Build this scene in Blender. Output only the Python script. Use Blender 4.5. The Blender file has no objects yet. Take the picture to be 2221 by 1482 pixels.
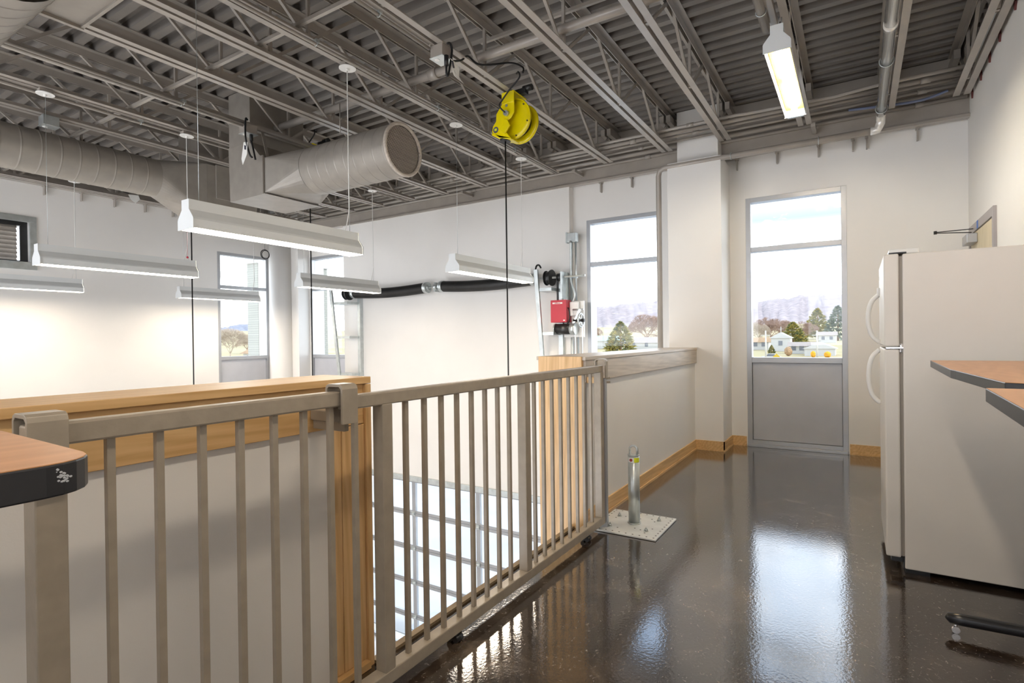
import bpy, bmesh, math, random
from mathutils import Vector, Matrix
random.seed(7)
D = bpy.data; SC = bpy.context.scene; COL = SC.collection
PI = math.pi

# ------------------------------------------------------------------ camera
CAM_F = 1191.376; YAW = .561009; PITCH = -.004948; ROLL = -.0129804; CAM_H = 1.22
fwd = Vector((math.cos(YAW)*math.cos(PITCH), math.sin(YAW)*math.cos(PITCH), math.sin(PITCH)))
rgt = fwd.cross(Vector((0, 0, 1))).normalized(); upv = rgt.cross(fwd)
r2 = rgt*math.cos(ROLL)+upv*math.sin(ROLL); u2 = -rgt*math.sin(ROLL)+upv*math.cos(ROLL)
cd = D.cameras.new('camera'); cam = D.objects.new('camera', cd); COL.objects.link(cam)
M4 = Matrix((r2, u2, -fwd)).transposed().to_4x4(); M4.translation = Vector((0, 0, CAM_H))
cam.matrix_world = M4
cd.sensor_width = 36; cd.lens = CAM_F/2221*36; cd.clip_start = .05; cd.clip_end = 9000
SC.camera = cam

# ------------------------------------------------------------------ exposure
SC.view_settings.view_transform = 'Standard'; SC.view_settings.look = 'None'
SC.view_settings.exposure = 0.5; SC.view_settings.gamma = 1.0
SC.view_settings.use_curve_mapping = False

# ------------------------------------------------------------------ sky
LAMP_STRENGTH = 32.0
W = D.worlds.new('sky'); SC.world = W; W.use_nodes = True
nt = W.node_tree; nt.nodes.clear(); N = nt.nodes.new; L = nt.links.new
out = N('ShaderNodeOutputWorld'); bg = N('ShaderNodeBackground'); tc = N('ShaderNodeTexCoord')
sep = N('ShaderNodeSeparateXYZ'); L(tc.outputs['Generated'], sep.inputs[0])
rampz = N('ShaderNodeValToRGB'); L(sep.outputs['Z'], rampz.inputs[0])
e = rampz.color_ramp.elements
e[0].position = 0.0; e[0].color = (7.5, 7.8, 8.4, 1); e[1].position = .5; e[1].color = (1.1, 1.5, 2.2, 1)
x = rampz.color_ramp.elements.new(.09); x.color = (6.5, 6.9, 7.6, 1)
x = rampz.color_ramp.elements.new(.135); x.color = (5.0, 5.3, 5.8, 1)
x = rampz.color_ramp.elements.new(.185); x.color = (.60, .70, .86, 1)
x = rampz.color_ramp.elements.new(.26); x.color = (1.5, 1.8, 2.3, 1)
mp = N('ShaderNodeMapping'); mp.inputs['Scale'].default_value = (3.0, 3.0, 11.0); L(tc.outputs['Generated'], mp.inputs[0])
nz = N('ShaderNodeTexNoise'); nz.inputs['Scale'].default_value = 2.3; nz.inputs['Detail'].default_value = 7
nz.inputs['Roughness'].default_value = .58; L(mp.outputs[0], nz.inputs['Vector'])
rc = N('ShaderNodeValToRGB'); L(nz.outputs[0], rc.inputs[0])
rc.color_ramp.elements[0].position = .45; rc.color_ramp.elements[1].position = .62
ccol = N('ShaderNodeValToRGB'); L(nz.outputs[0], ccol.inputs[0])
ccol.color_ramp.elements[0].position = .47; ccol.color_ramp.elements[0].color = (5, 5, 5, 1)
ccol.color_ramp.elements[1].position = .64; ccol.color_ramp.elements[1].color = (.78, .79, .82, 1)
mx = N('ShaderNodeMix'); mx.data_type = 'RGBA'
L(rc.outputs[0], mx.inputs[0]); L(rampz.outputs[0], mx.inputs[6]); L(ccol.outputs[0], mx.inputs[7])
# the sky is slightly dimmer on the back side, away from the far windows
bs = N('ShaderNodeMapRange'); bs.interpolation_type = 'SMOOTHSTEP'; L(sep.outputs['X'], bs.inputs[0])
bs.inputs[1].default_value = .1; bs.inputs[2].default_value = -.7; bs.inputs[3].default_value = 1.0; bs.inputs[4].default_value = .8
L(bs.outputs[0], bg.inputs[1])
L(mx.outputs[2], bg.inputs[0]); bg.inputs[1].default_value = 1.0; L(bg.outputs[0], out.inputs[0])

sd = D.lights.new('sun', 'SUN'); sd.energy = 1.7; sd.angle = .02; sd.color = (1, .93, .82)
sun = D.objects.new('sun', sd); COL.objects.link(sun)
sun.rotation_euler = Vector((-.03, -.9, .62)).to_track_quat('Z', 'Y').to_euler()

def portal(loc, sx, sy, rot):
    l = D.lights.new('sky_portal', 'AREA'); l.shape = 'RECTANGLE'; l.size = sx; l.size_y = sy; l.energy = 1; l.cycles.is_portal = True
    o = D.objects.new('sky_portal', l); COL.objects.link(o); o.location = loc; o.rotation_euler = rot
H_ = math.pi/2
for y_, w_, z0_, z1_ in ((.56, .95, .98, 2.7), (2.47, .95, .98, 2.7), (7.97, .9, .98, 2.7), (5.37, 3.7, -3.7, -1.0)):
    portal((6.9, y_, (z0_+z1_)/2), z1_-z0_, w_, (0, H_, 0))
portal((5.64, 9.4, 1.85), .9, 1.75, (-H_, 0, 0))
for y_, w_, z0_, z1_ in ((.3, 1.6, .95, 2.7), (3.3, 2.0, .95, 3.1), (6.5, 2.8, .95, 3.1), (3.55, 2.7, -3.55, -.8), (6.85, 2.7, -3.55, -.8)):
    portal((-3.55, y_, (z0_+z1_)/2), z1_-z0_, w_, (0, -H_, 0))

# ------------------------------------------------------------------ materials
MATS = {}
def mat(name, col, rough=.5, metal=0, **kw):
    m = D.materials.new(name); m.use_nodes = True; nt = m.node_tree
    b = nt.nodes['Principled BSDF']
    b.inputs['Base Color'].default_value = (*col, 1); b.inputs['Roughness'].default_value = rough
    b.inputs['Metallic'].default_value = metal
    if 'ior' in kw: b.inputs['IOR'].default_value = kw['ior']
    if 'coat' in kw: b.inputs['Coat Weight'].default_value = kw['coat']; b.inputs['Coat Roughness'].default_value = kw.get('coatr', .1)
    if 'emit' in kw:
        b.inputs['Emission Color'].default_value = (*kw['emit'], 1); b.inputs['Emission Strength'].default_value = kw['es']
    N = nt.nodes.new; L = nt.links.new
    tc = N('ShaderNodeTexCoord'); mp = N('ShaderNodeMapping'); L(tc.outputs['Object'], mp.inputs[0])
    mp.inputs['Scale'].default_value = kw.get('scale', (1, 1, 1))
    if kw.get('var', .06):
        v = kw.get('var', .06); nz = N('ShaderNodeTexNoise'); L(mp.outputs[0], nz.inputs['Vector'])
        nz.inputs['Scale'].default_value = kw.get('ns', 6); nz.inputs['Detail'].default_value = kw.get('det', 4)
        r = N('ShaderNodeValToRGB'); L(nz.outputs[0], r.inputs[0])
        c2 = kw.get('col2', tuple(c*(1-v*2) for c in col)); c1 = kw.get('col1', tuple(min(1, c*(1+v)) for c in col))
        r.color_ramp.elements[0].position = kw.get('p0', .3); r.color_ramp.elements[1].position = kw.get('p1', .7)
        r.color_ramp.elements[0].color = (*c2, 1); r.color_ramp.elements[1].color = (*c1, 1)
        L(r.outputs[0], b.inputs['Base Color'])
    if kw.get('bump'):
        n2 = N('ShaderNodeTexNoise'); n2.inputs['Scale'].default_value = kw.get('bs', 80); n2.inputs['Detail'].default_value = 3
        L(mp.outputs[0], n2.inputs['Vector'])
        bp = N('ShaderNodeBump'); bp.inputs['Strength'].default_value = kw['bump']; bp.inputs['Distance'].default_value = kw.get('bd', .01)
        L(n2.outputs[0], bp.inputs['Height']); L(bp.outputs[0], b.inputs['Normal'])
    MATS[name] = m; return m
paint = mat('wall_paint', (.82, .80, .77), .55, var=.015, ns=1.5, bump=.08, bs=220, bd=.002)
taupe = mat('ceiling_paint', (.37, .333, .292), .30, var=.05, ns=5, coat=.35, coatr=.2)
deckm = mat('deck_paint', (.225, .202, .182), .45, var=.06, ns=3)
duct = mat('duct_metal', (.34, .31, .272), .38, .25, var=.05, ns=9)
rail_m = mat('rail_paint', (.36, .31, .245), .32, var=.05, ns=20, bump=.15, bs=60, bd=.003)
alu = mat('anodized_aluminium', (.44, .45, .47), .35, .45, var=.03)
galv = mat('galvanized_steel', (.60, .64, .64), .33, .75, var=.07, ns=14)
chrome = mat('chrome', (.8, .8, .82), .12, 1, var=0)
lampw = mat('lamp_enamel', (.70, .72, .72), .35, var=.01)
white_pl = mat('white_plastic', (.82, .81, .78), .35, var=.01)
fridge_m = mat('fridge_enamel', (.78, .74, .68), .42, var=.01, bump=.1, bs=300, bd=.001)
black = mat('black_rubber', (.012, .012, .013), .45, var=0)
blackg = mat('black_edge', (.018, .019, .023), .3, var=0, ior=1.6)
steeld = mat('dark_steel', (.05, .05, .05), .35, .6, var=.1)
yellow = mat('yellow_enamel', (.83, .68, .0), .25, var=.04, ns=8)
red = mat('red_enamel', (.50, .03, .05), .4, var=.03)
redb = mat('red_primer', (.14, .03, .025), .6, var=.1)
panelm = mat('spandrel_panel', (.52, .53, .57), .38, .1, var=.02)
tagm = mat('paper_tag', (.85, .84, .8), .7, var=.02)
ink = mat('print_ink', (.08, .08, .1), .7, var=0)
bluet = mat('blue_tape', (.08, .2, .6), .6, var=.05)
ylab = mat('yellow_label', (.75, .8, .02), .5, var=0)
redl = mat('red_label', (.35, .03, .03), .5, var=0)
concrete = mat('lower_concrete', (.64, .63, .61), .35, var=.12, ns=2)
leafg = mat('evergreen_needles', (.2, .2, .06), .8, col1=(.42, .34, .08), col2=(.09, .14, .06), ns=1.2, p0=.35, p1=.6)
leafb = mat('blue_evergreen_needles', (0.157, 0.209, 0.157), .8, col1=(0.287, 0.323, 0.219), col2=(0.0835, 0.136, 0.104), ns=1.0, p0=.35, p1=.65)
twig = mat('bare_twigs', (0.323, 0.219, 0.167), .9, var=.1, ns=2)
twigw = mat('pale_twigs', (0.418, 0.345, 0.271), .9, var=.1, ns=2)
orangeb = mat('orange_shrub', (.6, .30, .02), .9, var=.15, ns=3)
brownb = mat('brown_shrub', (0.323, 0.209, 0.115), .9, var=.15, ns=3)
siding = mat('white_siding', (0.444, 0.438, 0.418), .7, var=.02)
roofm = mat('house_roof', (0.287, 0.241, 0.209), .8, var=.08)
roofg = mat('green_roof', (0.287, 0.355, 0.313), .7, var=.05)
glassd = mat('house_window', (0.104, 0.115, 0.136), .2, var=0)
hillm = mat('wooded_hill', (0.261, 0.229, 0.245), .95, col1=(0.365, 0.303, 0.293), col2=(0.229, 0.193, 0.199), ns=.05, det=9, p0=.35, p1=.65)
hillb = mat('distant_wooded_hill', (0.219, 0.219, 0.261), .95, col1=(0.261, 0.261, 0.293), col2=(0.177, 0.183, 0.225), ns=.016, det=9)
grass = mat('winter_grass', (0.345, 0.271, 0.136), .95, col1=(0.407, 0.323, 0.177), col2=(0.271, 0.241, 0.115), ns=.03, det=8)
pave = mat('pale_pavement', (0.407, 0.407, 0.407), .9, col1=(0.45, 0.45, 0.444), col2=(0.313, 0.313, 0.313), ns=.35, det=9)
polem = mat('pale_pole', (0.444, 0.428, 0.392), .7, var=.03)
signm = mat('yellow_sign', (0.47, 0.313, 0.0104), .5, var=0)

def woodmat(name, c1, c2, scale=(1, 14, 14), rough=.4):
    m = D.materials.new(name); m.use_nodes = True; nt = m.node_tree; b = nt.nodes['Principled BSDF']
    N = nt.nodes.new; L = nt.links.new
    tc = N('ShaderNodeTexCoord'); mp = N('ShaderNodeMapping'); mp.inputs['Scale'].default_value = scale
    L(tc.outputs['Object'], mp.inputs[0])
    n = N('ShaderNodeTexNoise'); n.inputs['Scale'].default_value = 2.2; n.inputs['Detail'].default_value = 6; n.inputs['Distortion'].default_value = 1.2
    L(mp.outputs[0], n.inputs['Vector'])
    w = N('ShaderNodeTexWave'); w.inputs['Scale'].default_value = 1.1; w.inputs['Distortion'].default_value = 9; w.inputs['Detail'].default_value = 3
    w.bands_direction = 'DIAGONAL'; L(mp.outputs[0], w.inputs['Vector'])
    a = N('ShaderNodeMath'); a.operation = 'MULTIPLY_ADD'; L(w.outputs[1], a.inputs[0]); a.inputs[1].default_value = .25; L(n.outputs[0], a.inputs[2])
    r = N('ShaderNodeValToRGB'); L(a.outputs[0], r.inputs[0]); r.color_ramp.elements[0].position = .4; r.color_ramp.elements[1].position = .9
    r.color_ramp.elements[0].color = (*c1, 1); r.color_ramp.elements[1].color = (*c2, 1)
    L(r.outputs[0], b.inputs['Base Color']); b.inputs['Roughness'].default_value = rough
    return m
maple = woodmat('maple_trim', (.76, .50, .235), (.60, .355, .14))
maplev = woodmat('maple_trim_upright', (.78, .52, .26), (.60, .36, .15), (14, 14, 1))
maplep = woodmat('pale_maple_cap', (.62, .55, .47), (.46, .40, .34))
tabm = woodmat('cherry_laminate', (.68, .35, .15), (.58, .275, .105), (2, 10, 10), .32)
doorw = woodmat('birch_door', (.72, .62, .42), (.62, .52, .33), (10, 10, 1))

# polished stained concrete
floor_m = D.materials.new('polished_concrete'); floor_m.use_nodes = True
nt = floor_m.node_tree; b = nt.nodes['Principled BSDF']; N = nt.nodes.new; L = nt.links.new
tc = N('ShaderNodeTexCoord')
n1 = N('ShaderNodeTexNoise'); n1.inputs['Scale'].default_value = 4.2; n1.inputs['Detail'].default_value = 10; n1.inputs['Roughness'].default_value = .62; n1.inputs['Distortion'].default_value = .8
L(tc.outputs['Object'], n1.inputs['Vector'])
r = N('ShaderNodeValToRGB'); L(n1.outputs[0], r.inputs[0]); el = r.color_ramp.elements
el[0].position = .33; el[0].color = (.014, .008, .005, 1); el[1].position = .80; el[1].color = (.20, .155, .115, 1)
x = r.color_ramp.elements.new(.55); x.color = (.036, .023, .015, 1)
ns = N('ShaderNodeTexNoise'); ns.inputs['Scale'].default_value = 34; ns.inputs['Detail'].default_value = 8; ns.inputs['Distortion'].default_value = 2.5
L(tc.outputs['Object'], ns.inputs['Vector'])
rs = N('ShaderNodeValToRGB'); L(ns.outputs[0], rs.inputs[0]); rs.color_ramp.elements[0].position = .61; rs.color_ramp.elements[1].position = .76
fm = N('ShaderNodeMix'); fm.data_type = 'RGBA'; L(rs.outputs[0], fm.inputs[0]); L(r.outputs[0], fm.inputs[6]); fm.inputs[7].default_value = (.30, .27, .25, 1)
L(fm.outputs[2], b.inputs['Base Color'])
n3 = N('ShaderNodeTexNoise'); n3.inputs['Scale'].default_value = 5; n3.inputs['Detail'].default_value = 8
L(tc.outputs['Object'], n3.inputs['Vector'])
mr = N('ShaderNodeMapRange'); L(n3.outputs[0], mr.inputs[0]); mr.inputs[1].default_value = .35; mr.inputs[2].default_value = .75
mr.inputs[3].default_value = .04; mr.inputs[4].default_value = .15; L(mr.outputs[0], b.inputs['Roughness'])
b.inputs['IOR'].default_value = 1.6
b.inputs['Coat Weight'].default_value = .8; b.inputs['Coat Roughness'].default_value = .03; b.inputs['Coat IOR'].default_value = 1.6
n2 = N('ShaderNodeTexNoise'); n2.inputs['Scale'].default_value = 75; n2.inputs['Detail'].default_value = 4
L(tc.outputs['Object'], n2.inputs['Vector'])
bp = N('ShaderNodeBump'); bp.inputs['Strength'].default_value = .13; bp.inputs['Distance'].default_value = .003
L(n2.outputs[0], bp.inputs['Height']); L(bp.outputs[0], b.inputs['Normal']); L(bp.outputs[0], b.inputs['Coat Normal'])

def glass(name, tint=(.97, .985, .98)):
    m = D.materials.new(name); m.use_nodes = True; nt = m.node_tree; nt.nodes.clear(); N = nt.nodes.new; L = nt.links.new
    o = N('ShaderNodeOutputMaterial'); t = N('ShaderNodeBsdfTransparent'); t.inputs[0].default_value = (*tint, 1)
    g = N('ShaderNodeBsdfGlossy'); g.inputs['Roughness'].default_value = .01; fr = N('ShaderNodeMapRange'); lw = N('ShaderNodeLayerWeight'); lw.inputs[0].default_value = .5
    pw = N('ShaderNodeMath'); pw.operation = 'POWER'; pw.inputs[1].default_value = 5; L(lw.outputs['Facing'], pw.inputs[0]); L(pw.outputs[0], fr.inputs[0]); fr.inputs[3].default_value = .015; fr.inputs[4].default_value = .7
    mm = N('ShaderNodeMixShader'); L(fr.outputs[0], mm.inputs[0]); L(t.outputs[0], mm.inputs[1]); L(g.outputs[0], mm.inputs[2]); L(mm.outputs[0], o.inputs[0])
    return m
pane_m = glass('window_glass')

def emis(name, col, s):
    m = D.materials.new(name); m.use_nodes = True; nt = m.node_tree; nt.nodes.clear()
    o = nt.nodes.new('ShaderNodeOutputMaterial'); e = nt.nodes.new('ShaderNodeEmission'); e.inputs[0].default_value = (*col, 1); e.inputs[1].default_value = s
    nt.links.new(e.outputs[0], o.inputs[0]); return m
lens_m = emis('lit_lens', (1, .85, .67), LAMP_STRENGTH)
tube_m = emis('lit_tube', (1, .90, .72), LAMP_STRENGTH*3.6)
reflector_m = mat('glow_amber_reflector', (.85, .42, .02), .5, var=0)  # lamp's amber glow put into the reflector's base colour

brickm = D.materials.new('pale_brick'); brickm.use_nodes = True
nt = brickm.node_tree; bb = nt.nodes.new('ShaderNodeTexBrick'); tcb = nt.nodes.new('ShaderNodeTexCoord'); mpb = nt.nodes.new('ShaderNodeMapping')
mpb.inputs['Rotation'].default_value = (PI/2, 0, 0)
nt.links.new(tcb.outputs['Object'], mpb.inputs[0]); nt.links.new(mpb.outputs[0], bb.inputs['Vector'])
bb.inputs['Scale'].default_value = 5.0; bb.inputs['Color1'].default_value = (.20, .20, .17, 1); bb.inputs['Color2'].default_value = (.22, .22, .19, 1); bb.inputs['Mortar'].default_value = (.12, .12, .11, 1)
nt.links.new(bb.outputs[0], nt.nodes['Principled BSDF'].inputs['Base Color'])

# ------------------------------------------------------------------ mesh builder
ORG = {}
class MB:
    def __init__(s): s.bm = bmesh.new()
    def box(s, x0, x1, y0, y1, z0, z1):
        v = [s.bm.verts.new(p) for p in ((x0,y0,z0),(x1,y0,z0),(x1,y1,z0),(x0,y1,z0),(x0,y0,z1),(x1,y0,z1),(x1,y1,z1),(x0,y1,z1))]
        for f in ((0,3,2,1),(4,5,6,7),(0,1,5,4),(1,2,6,5),(2,3,7,6),(3,0,4,7)): s.bm.faces.new([v[i] for i in f])
        return s
    def bar(s, p, q, w, h=None, up=(0,0,1)):
        h = h or w; p = Vector(p); q = Vector(q); d = (q-p).normalized(); u = Vector(up)
        if abs(d.dot(u)) > .98: u = Vector((1, 0, 0))
        a = d.cross(u).normalized()*w/2; c = a.cross(d).normalized()*h/2
        v = [s.bm.verts.new(r+i*a+j*c) for r in (p, q) for i, j in ((-1,-1),(1,-1),(1,1),(-1,1))]
        for f in ((0,1,2,3),(7,6,5,4),(0,4,5,1),(1,5,6,2),(2,6,7,3),(3,7,4,0)): s.bm.faces.new([v[i] for i in f])
        return s
    def tube(s, pts, r, n=10, cap=True, radii=None):
        pts = [Vector(p) for p in pts]; rings = []; prev = None
        for i, p in enumerate(pts):
            d = (pts[min(i+1, len(pts)-1)]-pts[max(i-1, 0)]).normalized()
            if prev is None:
                a = d.cross(Vector((0, 0, 1)));
                if a.length < .1: a = d.cross(Vector((1, 0, 0)))
            else: a = prev-d*prev.dot(d)
            a.normalize(); prev = a; c = d.cross(a); rr = radii[i] if radii else r
            rings.append([s.bm.verts.new(p+(a*math.cos(t)+c*math.sin(t))*rr) for t in (2*PI*k/n for k in range(n))])
        for A, B in zip(rings, rings[1:]):
            for k in range(n):
                f = s.bm.faces.new((A[k], A[(k+1)%n], B[(k+1)%n], B[k])); f.smooth = True
        if cap: s.bm.faces.new(rings[0][::-1]); s.bm.faces.new(rings[-1])
        return s
    def cyl(s, p, q, r, n=20, r2=None): return s.tube([p, q], r, n, radii=[r, r if r2 is None else r2])
    def prism(s, poly, axis, lo, hi):
        # poly: 2D points in the plane of the other two axes (in x,y,z order)
        def P(a, b, t): return ((t, a, b), (a, t, b), (a, b, t))[axis]
        A = [s.bm.verts.new(P(a, b, lo)) for a, b in poly]; B = [s.bm.verts.new(P(a, b, hi)) for a, b in poly]
        n = len(poly)
        for k in range(n): s.bm.faces.new((A[k], A[(k+1)%n], B[(k+1)%n], B[k]))
        s.bm.faces.new(A[::-1]); s.bm.faces.new(B); return s
    def ring(s, c, axis, R, r, n=28, m=8, a0=0, a1=2*PI):
        c = Vector(c); full = abs(a1-a0-2*PI) < 1e-6
        pts = []
        for k in range(n+(0 if full else 1)):
            t = a0+(a1-a0)*k/n; ca, sa = math.cos(t)*R, math.sin(t)*R
            pts.append(c+Vector(((0, ca, sa), (ca, 0, sa), (ca, sa, 0))[axis]))
        if full: pts.append(pts[0].copy()); pts.append(pts[1].copy())
        return s.tube(pts, r, m)
    def sphere(s, c, r, sx=1, sy=1, sz=1, sub=2):
        res = bmesh.ops.create_icosphere(s.bm, subdivisions=sub, radius=r)
        for v in res['verts']: v.co = Vector((v.co.x*sx, v.co.y*sy, v.co.z*sz))+Vector(c)
        for f in s.bm.faces:
            pass
        return s
    def build(s, name, m, parent=None, bevel=0, seg=2):
        me = D.meshes.new(name); bm = s.bm
        bmesh.ops.recalc_face_normals(bm, faces=bm.faces)
        if parent is not None: o0 = ORG[parent]
        else:
            xs = [v.co for v in bm.verts]
            o0 = Vector(((min(v.x for v in xs)+max(v.x for v in xs))/2, (min(v.y for v in xs)+max(v.y for v in xs))/2, min(v.z for v in xs)))
        for v in bm.verts: v.co -= o0
        bm.to_mesh(me); bm.free(); o = D.objects.new(name, me); COL.objects.link(o)
        for mm in (m if isinstance(m, (list, tuple)) else [m]): me.materials.append(mm)
        if parent is not None: o.parent = parent
        else: o.location = o0
        ORG[o] = o0
        if bevel:
            b = o.modifiers.new('bevel', 'BEVEL'); b.width = bevel; b.segments = seg; b.limit_method = 'ANGLE'; b.angle_limit = .6
        return o
def tag(o, label=None, cat=None, group=None, kind=None):
    if label: o['label'] = label
    if cat: o['category'] = cat
    if group: o['group'] = group
    if kind: o['kind'] = kind
    return o
def thing(name, loc, label, cat, group=None):
    o = D.objects.new(name, None); COL.objects.link(o); o.location = loc; o.empty_display_size = .1
    ORG[o] = Vector(loc); return tag(o, label, cat, group)
def struct(o): o['kind'] = 'structure'; return o
KIDS = {}
def children(o): return [c for c in COL.objects if c.parent is o]
def dup(root, loc, label=None, group=None):
    r = root.copy(); COL.objects.link(r); r.location = loc
    if label: r['label'] = label
    if group: r['group'] = group
    for ch in children(root):
        c = ch.copy(); COL.objects.link(c); c.parent = r
        for g in children(ch):
            d = g.copy(); COL.objects.link(d); d.parent = c
    return r
def arc(c, r, a0, a1, n, plane='xz'):
    P = []
    for k in range(n+1):
        t = a0+(a1-a0)*k/n; u, v = math.cos(t)*r, math.sin(t)*r
        P.append((c[0]+u, c[1], c[2]+v) if plane == 'xz' else ((c[0], c[1]+u, c[2]+v) if plane == 'yz' else (c[0]+u, c[1]+v, c[2])))
    return P
def bez(P, n=8):
    # Catmull-Rom through the points
    P = [Vector(p) for p in P]; Q = [P[0]]+P+[P[-1]]; R = []
    for i in range(1, len(Q)-2):
        for k in range(n):
            t = k/n; a, b, c, d = Q[i-1], Q[i], Q[i+1], Q[i+2]
            R.append(.5*((2*b)+(c-a)*t+(2*a-5*b+4*c-d)*t*t+(3*b-a-3*c+d)*t**3))
    R.append(P[-1]); return R

# ------------------------------------------------------------------ room shell
XW = 6.54; YL = 9.05; YR = -.88; XB = -3.2; ZL = -3.75; ZD = 3.74
def wall(name, ax, c0, c1, u0, u1, z0, z1, holes, m):
    us = sorted({u0, u1, *[h[0] for h in holes], *[h[1] for h in holes]}); zs = sorted({z0, z1, *[h[2] for h in holes], *[h[3] for h in holes]})
    mb = MB()
    for a, b in zip(us, us[1:]):
        for c, d in zip(zs, zs[1:]):
            mu, mz = (a+b)/2, (c+d)/2
            if any(h[0] < mu < h[1] and h[2] < mz < h[3] for h in holes): continue
            if ax == 0: mb.box(c0, c1, a, b, c, d)
            else: mb.box(a, b, c0, c1, c, d)
    bmesh.ops.remove_doubles(mb.bm, verts=mb.bm.verts, dist=1e-5)
    # drop the inner faces shared by two blocks
    seen = {}
    for f in mb.bm.faces:
        k = tuple(sorted(v.index if v.index >= 0 else id(v) for v in f.verts)); k = tuple(sorted(id(v) for v in f.verts)); seen.setdefault(k, []).append(f)
    dead = [f for fs in seen.values() if len(fs) > 1 for f in fs]
    bmesh.ops.delete(mb.bm, geom=dead, context='FACES')
    return struct(mb.build(name, m))
GD = (3.5, 7.25, ZL, -.97)
wall('wall_far', 0, XW, XW+.3, YR-.3, YL+.3, ZL, 4.0, [(.08, 1.035, 0, 2.735), (1.985, 2.95, 0, 2.735), (7.5, 8.44, 0, 2.75), GD], paint)
wall('wall_left', 1, YL, YL+.3, XB-.3, XW, ZL, 4.0, [(5.17, 6.11, 0, 2.75), (1.75, 2.72, 2.24, 2.85)], paint)
struct(MB().box(XB-.3, XW, YR-.3, YR, ZL, 4.0).build('wall_right', paint))
wall('wall_back', 0, XB-.3, XB, YR, YL, ZL, 4.0, [(-.5, 1.1, .95, 2.7), (2.3, 4.3, .95, 3.1), (5.1, 7.9, .95, 3.1), (2.2, 4.9, ZL+.2, -.8), (5.5, 8.2, ZL+.2, -.8)], paint)  # openings added in the unseen back wall to bring in more sky light
struct(MB().box(XB-.3, XW+.3, YR-.3, YL+.3, 4.0, 4.2).build('roof_slab', deckm))
# furred-out wall round the overhead door
wall('wall_door_surround', 0, 6.43, XW, 3.14, 7.42, ZL, 3.19, [GD], paint)
# mezzanine slab and lower floor
mb = MB().box(XB, 1.44, YR, 1.79, -.32, 0).box(3.216, XW, YR, 1.80, -.32, 0).box(1.44, 3.216, YR, 1.575, -.32, 0)
struct(mb.build('floor', floor_m))
struct(MB().box(XB, XW+.3, YR, YL, ZL-.2, ZL).build('floor_lower', concrete))
# fluted roof deck
mb = MB(); pitch = .152; prof = []
xx = XB
while xx < XW+.001:
    prof += [(xx, 3.744), (xx+.060, 3.744), (xx+.070, 3.808), (xx+.142, 3.808)]; xx += pitch
prof = [p for p in prof if p[0] <= XW]; top = [(prof[-1][0], 3.83), (prof[0][0], 3.83)]
A = [mb.bm.verts.new((a, YR, b)) for a, b in prof]; B = [mb.bm.verts.new((a, YL, b)) for a, b in prof]
for k in range(len(prof)-1): mb.bm.faces.new((A[k], A[k+1], B[k+1], B[k]))
ceil = mb.build('ceiling', deckm); struct(ceil)
sol = ceil.modifiers.new('thick', 'SOLIDIFY'); sol.thickness = .004; sol.offset = 1
# spandrel band under the deck, with the deflection track on its lower edge
band = struct(MB().box(6.44, XW, YR, YL, 3.195, 3.74).build('trim_1', taupe))
MB().box(6.40, 6.475, YR, 7.4, 3.175, 3.20).build('deflection_track', taupe, band)
band2 = struct(MB().box(XB, 6.44, YL-.09, YL, 3.33, 3.74).build('trim_2', taupe))
MB().box(XB, 6.44, YL-.12, YL, 3.305, 3.335).build('deflection_track', taupe, band2)
# clips hanging from the track
cl = thing('track_clip', (6.515, 1.113, 3.09), 'grey steel clip under the band, first to the right of the boxed column', 'clip', 'wall top clips')
MB().box(6.49, 6.54, 1.106, 1.120, 3.06, 3.177).build('leg_plate', taupe, cl)
MB().box(6.47, 6.54, 1.098, 1.128, 3.166, 3.177).build('foot_plate', taupe, cl)
for y, lb in ((.711, 'second grey steel clip right of the boxed column, above the window corner'), (.322, 'grey steel clip above the middle of the tall window right of the column'), (.02, 'left clip of the close pair above the right window'), (-.097, 'right clip of the close pair above the right window'), (-.503, 'grey steel clip nearest the right wall corner'), (2.73, 'grey steel clip above the window behind the half wall, left one'), (2.324, 'grey steel clip above the window behind the half wall, right one')):
    dup(cl, (6.515, y, 3.09), lb, 'wall top clips')
cl2 = thing('track_clip', (2.862, 9.0, 3.21), 'steel clip on top of the left wall, farthest left one in view', 'clip', 'left wall top clips')
MB().box(2.856, 2.868, 8.99, 9.05, 3.19, 3.305).build('leg_plate', taupe, cl2)
MB().box(2.845, 2.879, 8.97, 9.05, 3.296, 3.305).build('foot_plate', taupe, cl2)
for k, x_ in enumerate((3.27, 3.67, 4.07, 4.465)):
    dup(cl2, (x_, 9.0, 3.21), ('steel clip on the left wall top, second from the left', 'steel clip on the left wall top, beside the paper tag', 'steel clip on the left wall top, right of the paper tag', 'steel clip on the left wall top, next to the big pendant light end')[k], 'left wall top clips')

# boxed column at the end of the half wall and the corner column
cc = struct(MB().box(6.08, XW, 1.20, 1.765, 0, 3.13).box(6.25, 6.44, 1.26, 1.70, 3.13, 3.74).build('trim_3', paint, bevel=.004)); cc.name = 'trim_3'
struct(MB().cyl((6.22, 8.84, ZL), (6.22, 8.84, 3.74), .20, 32).build('trim_4', paint))
struct(MB().box(6.3, XW, 8.46, YL, ZL, 3.74).build('trim_5', paint))

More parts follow.
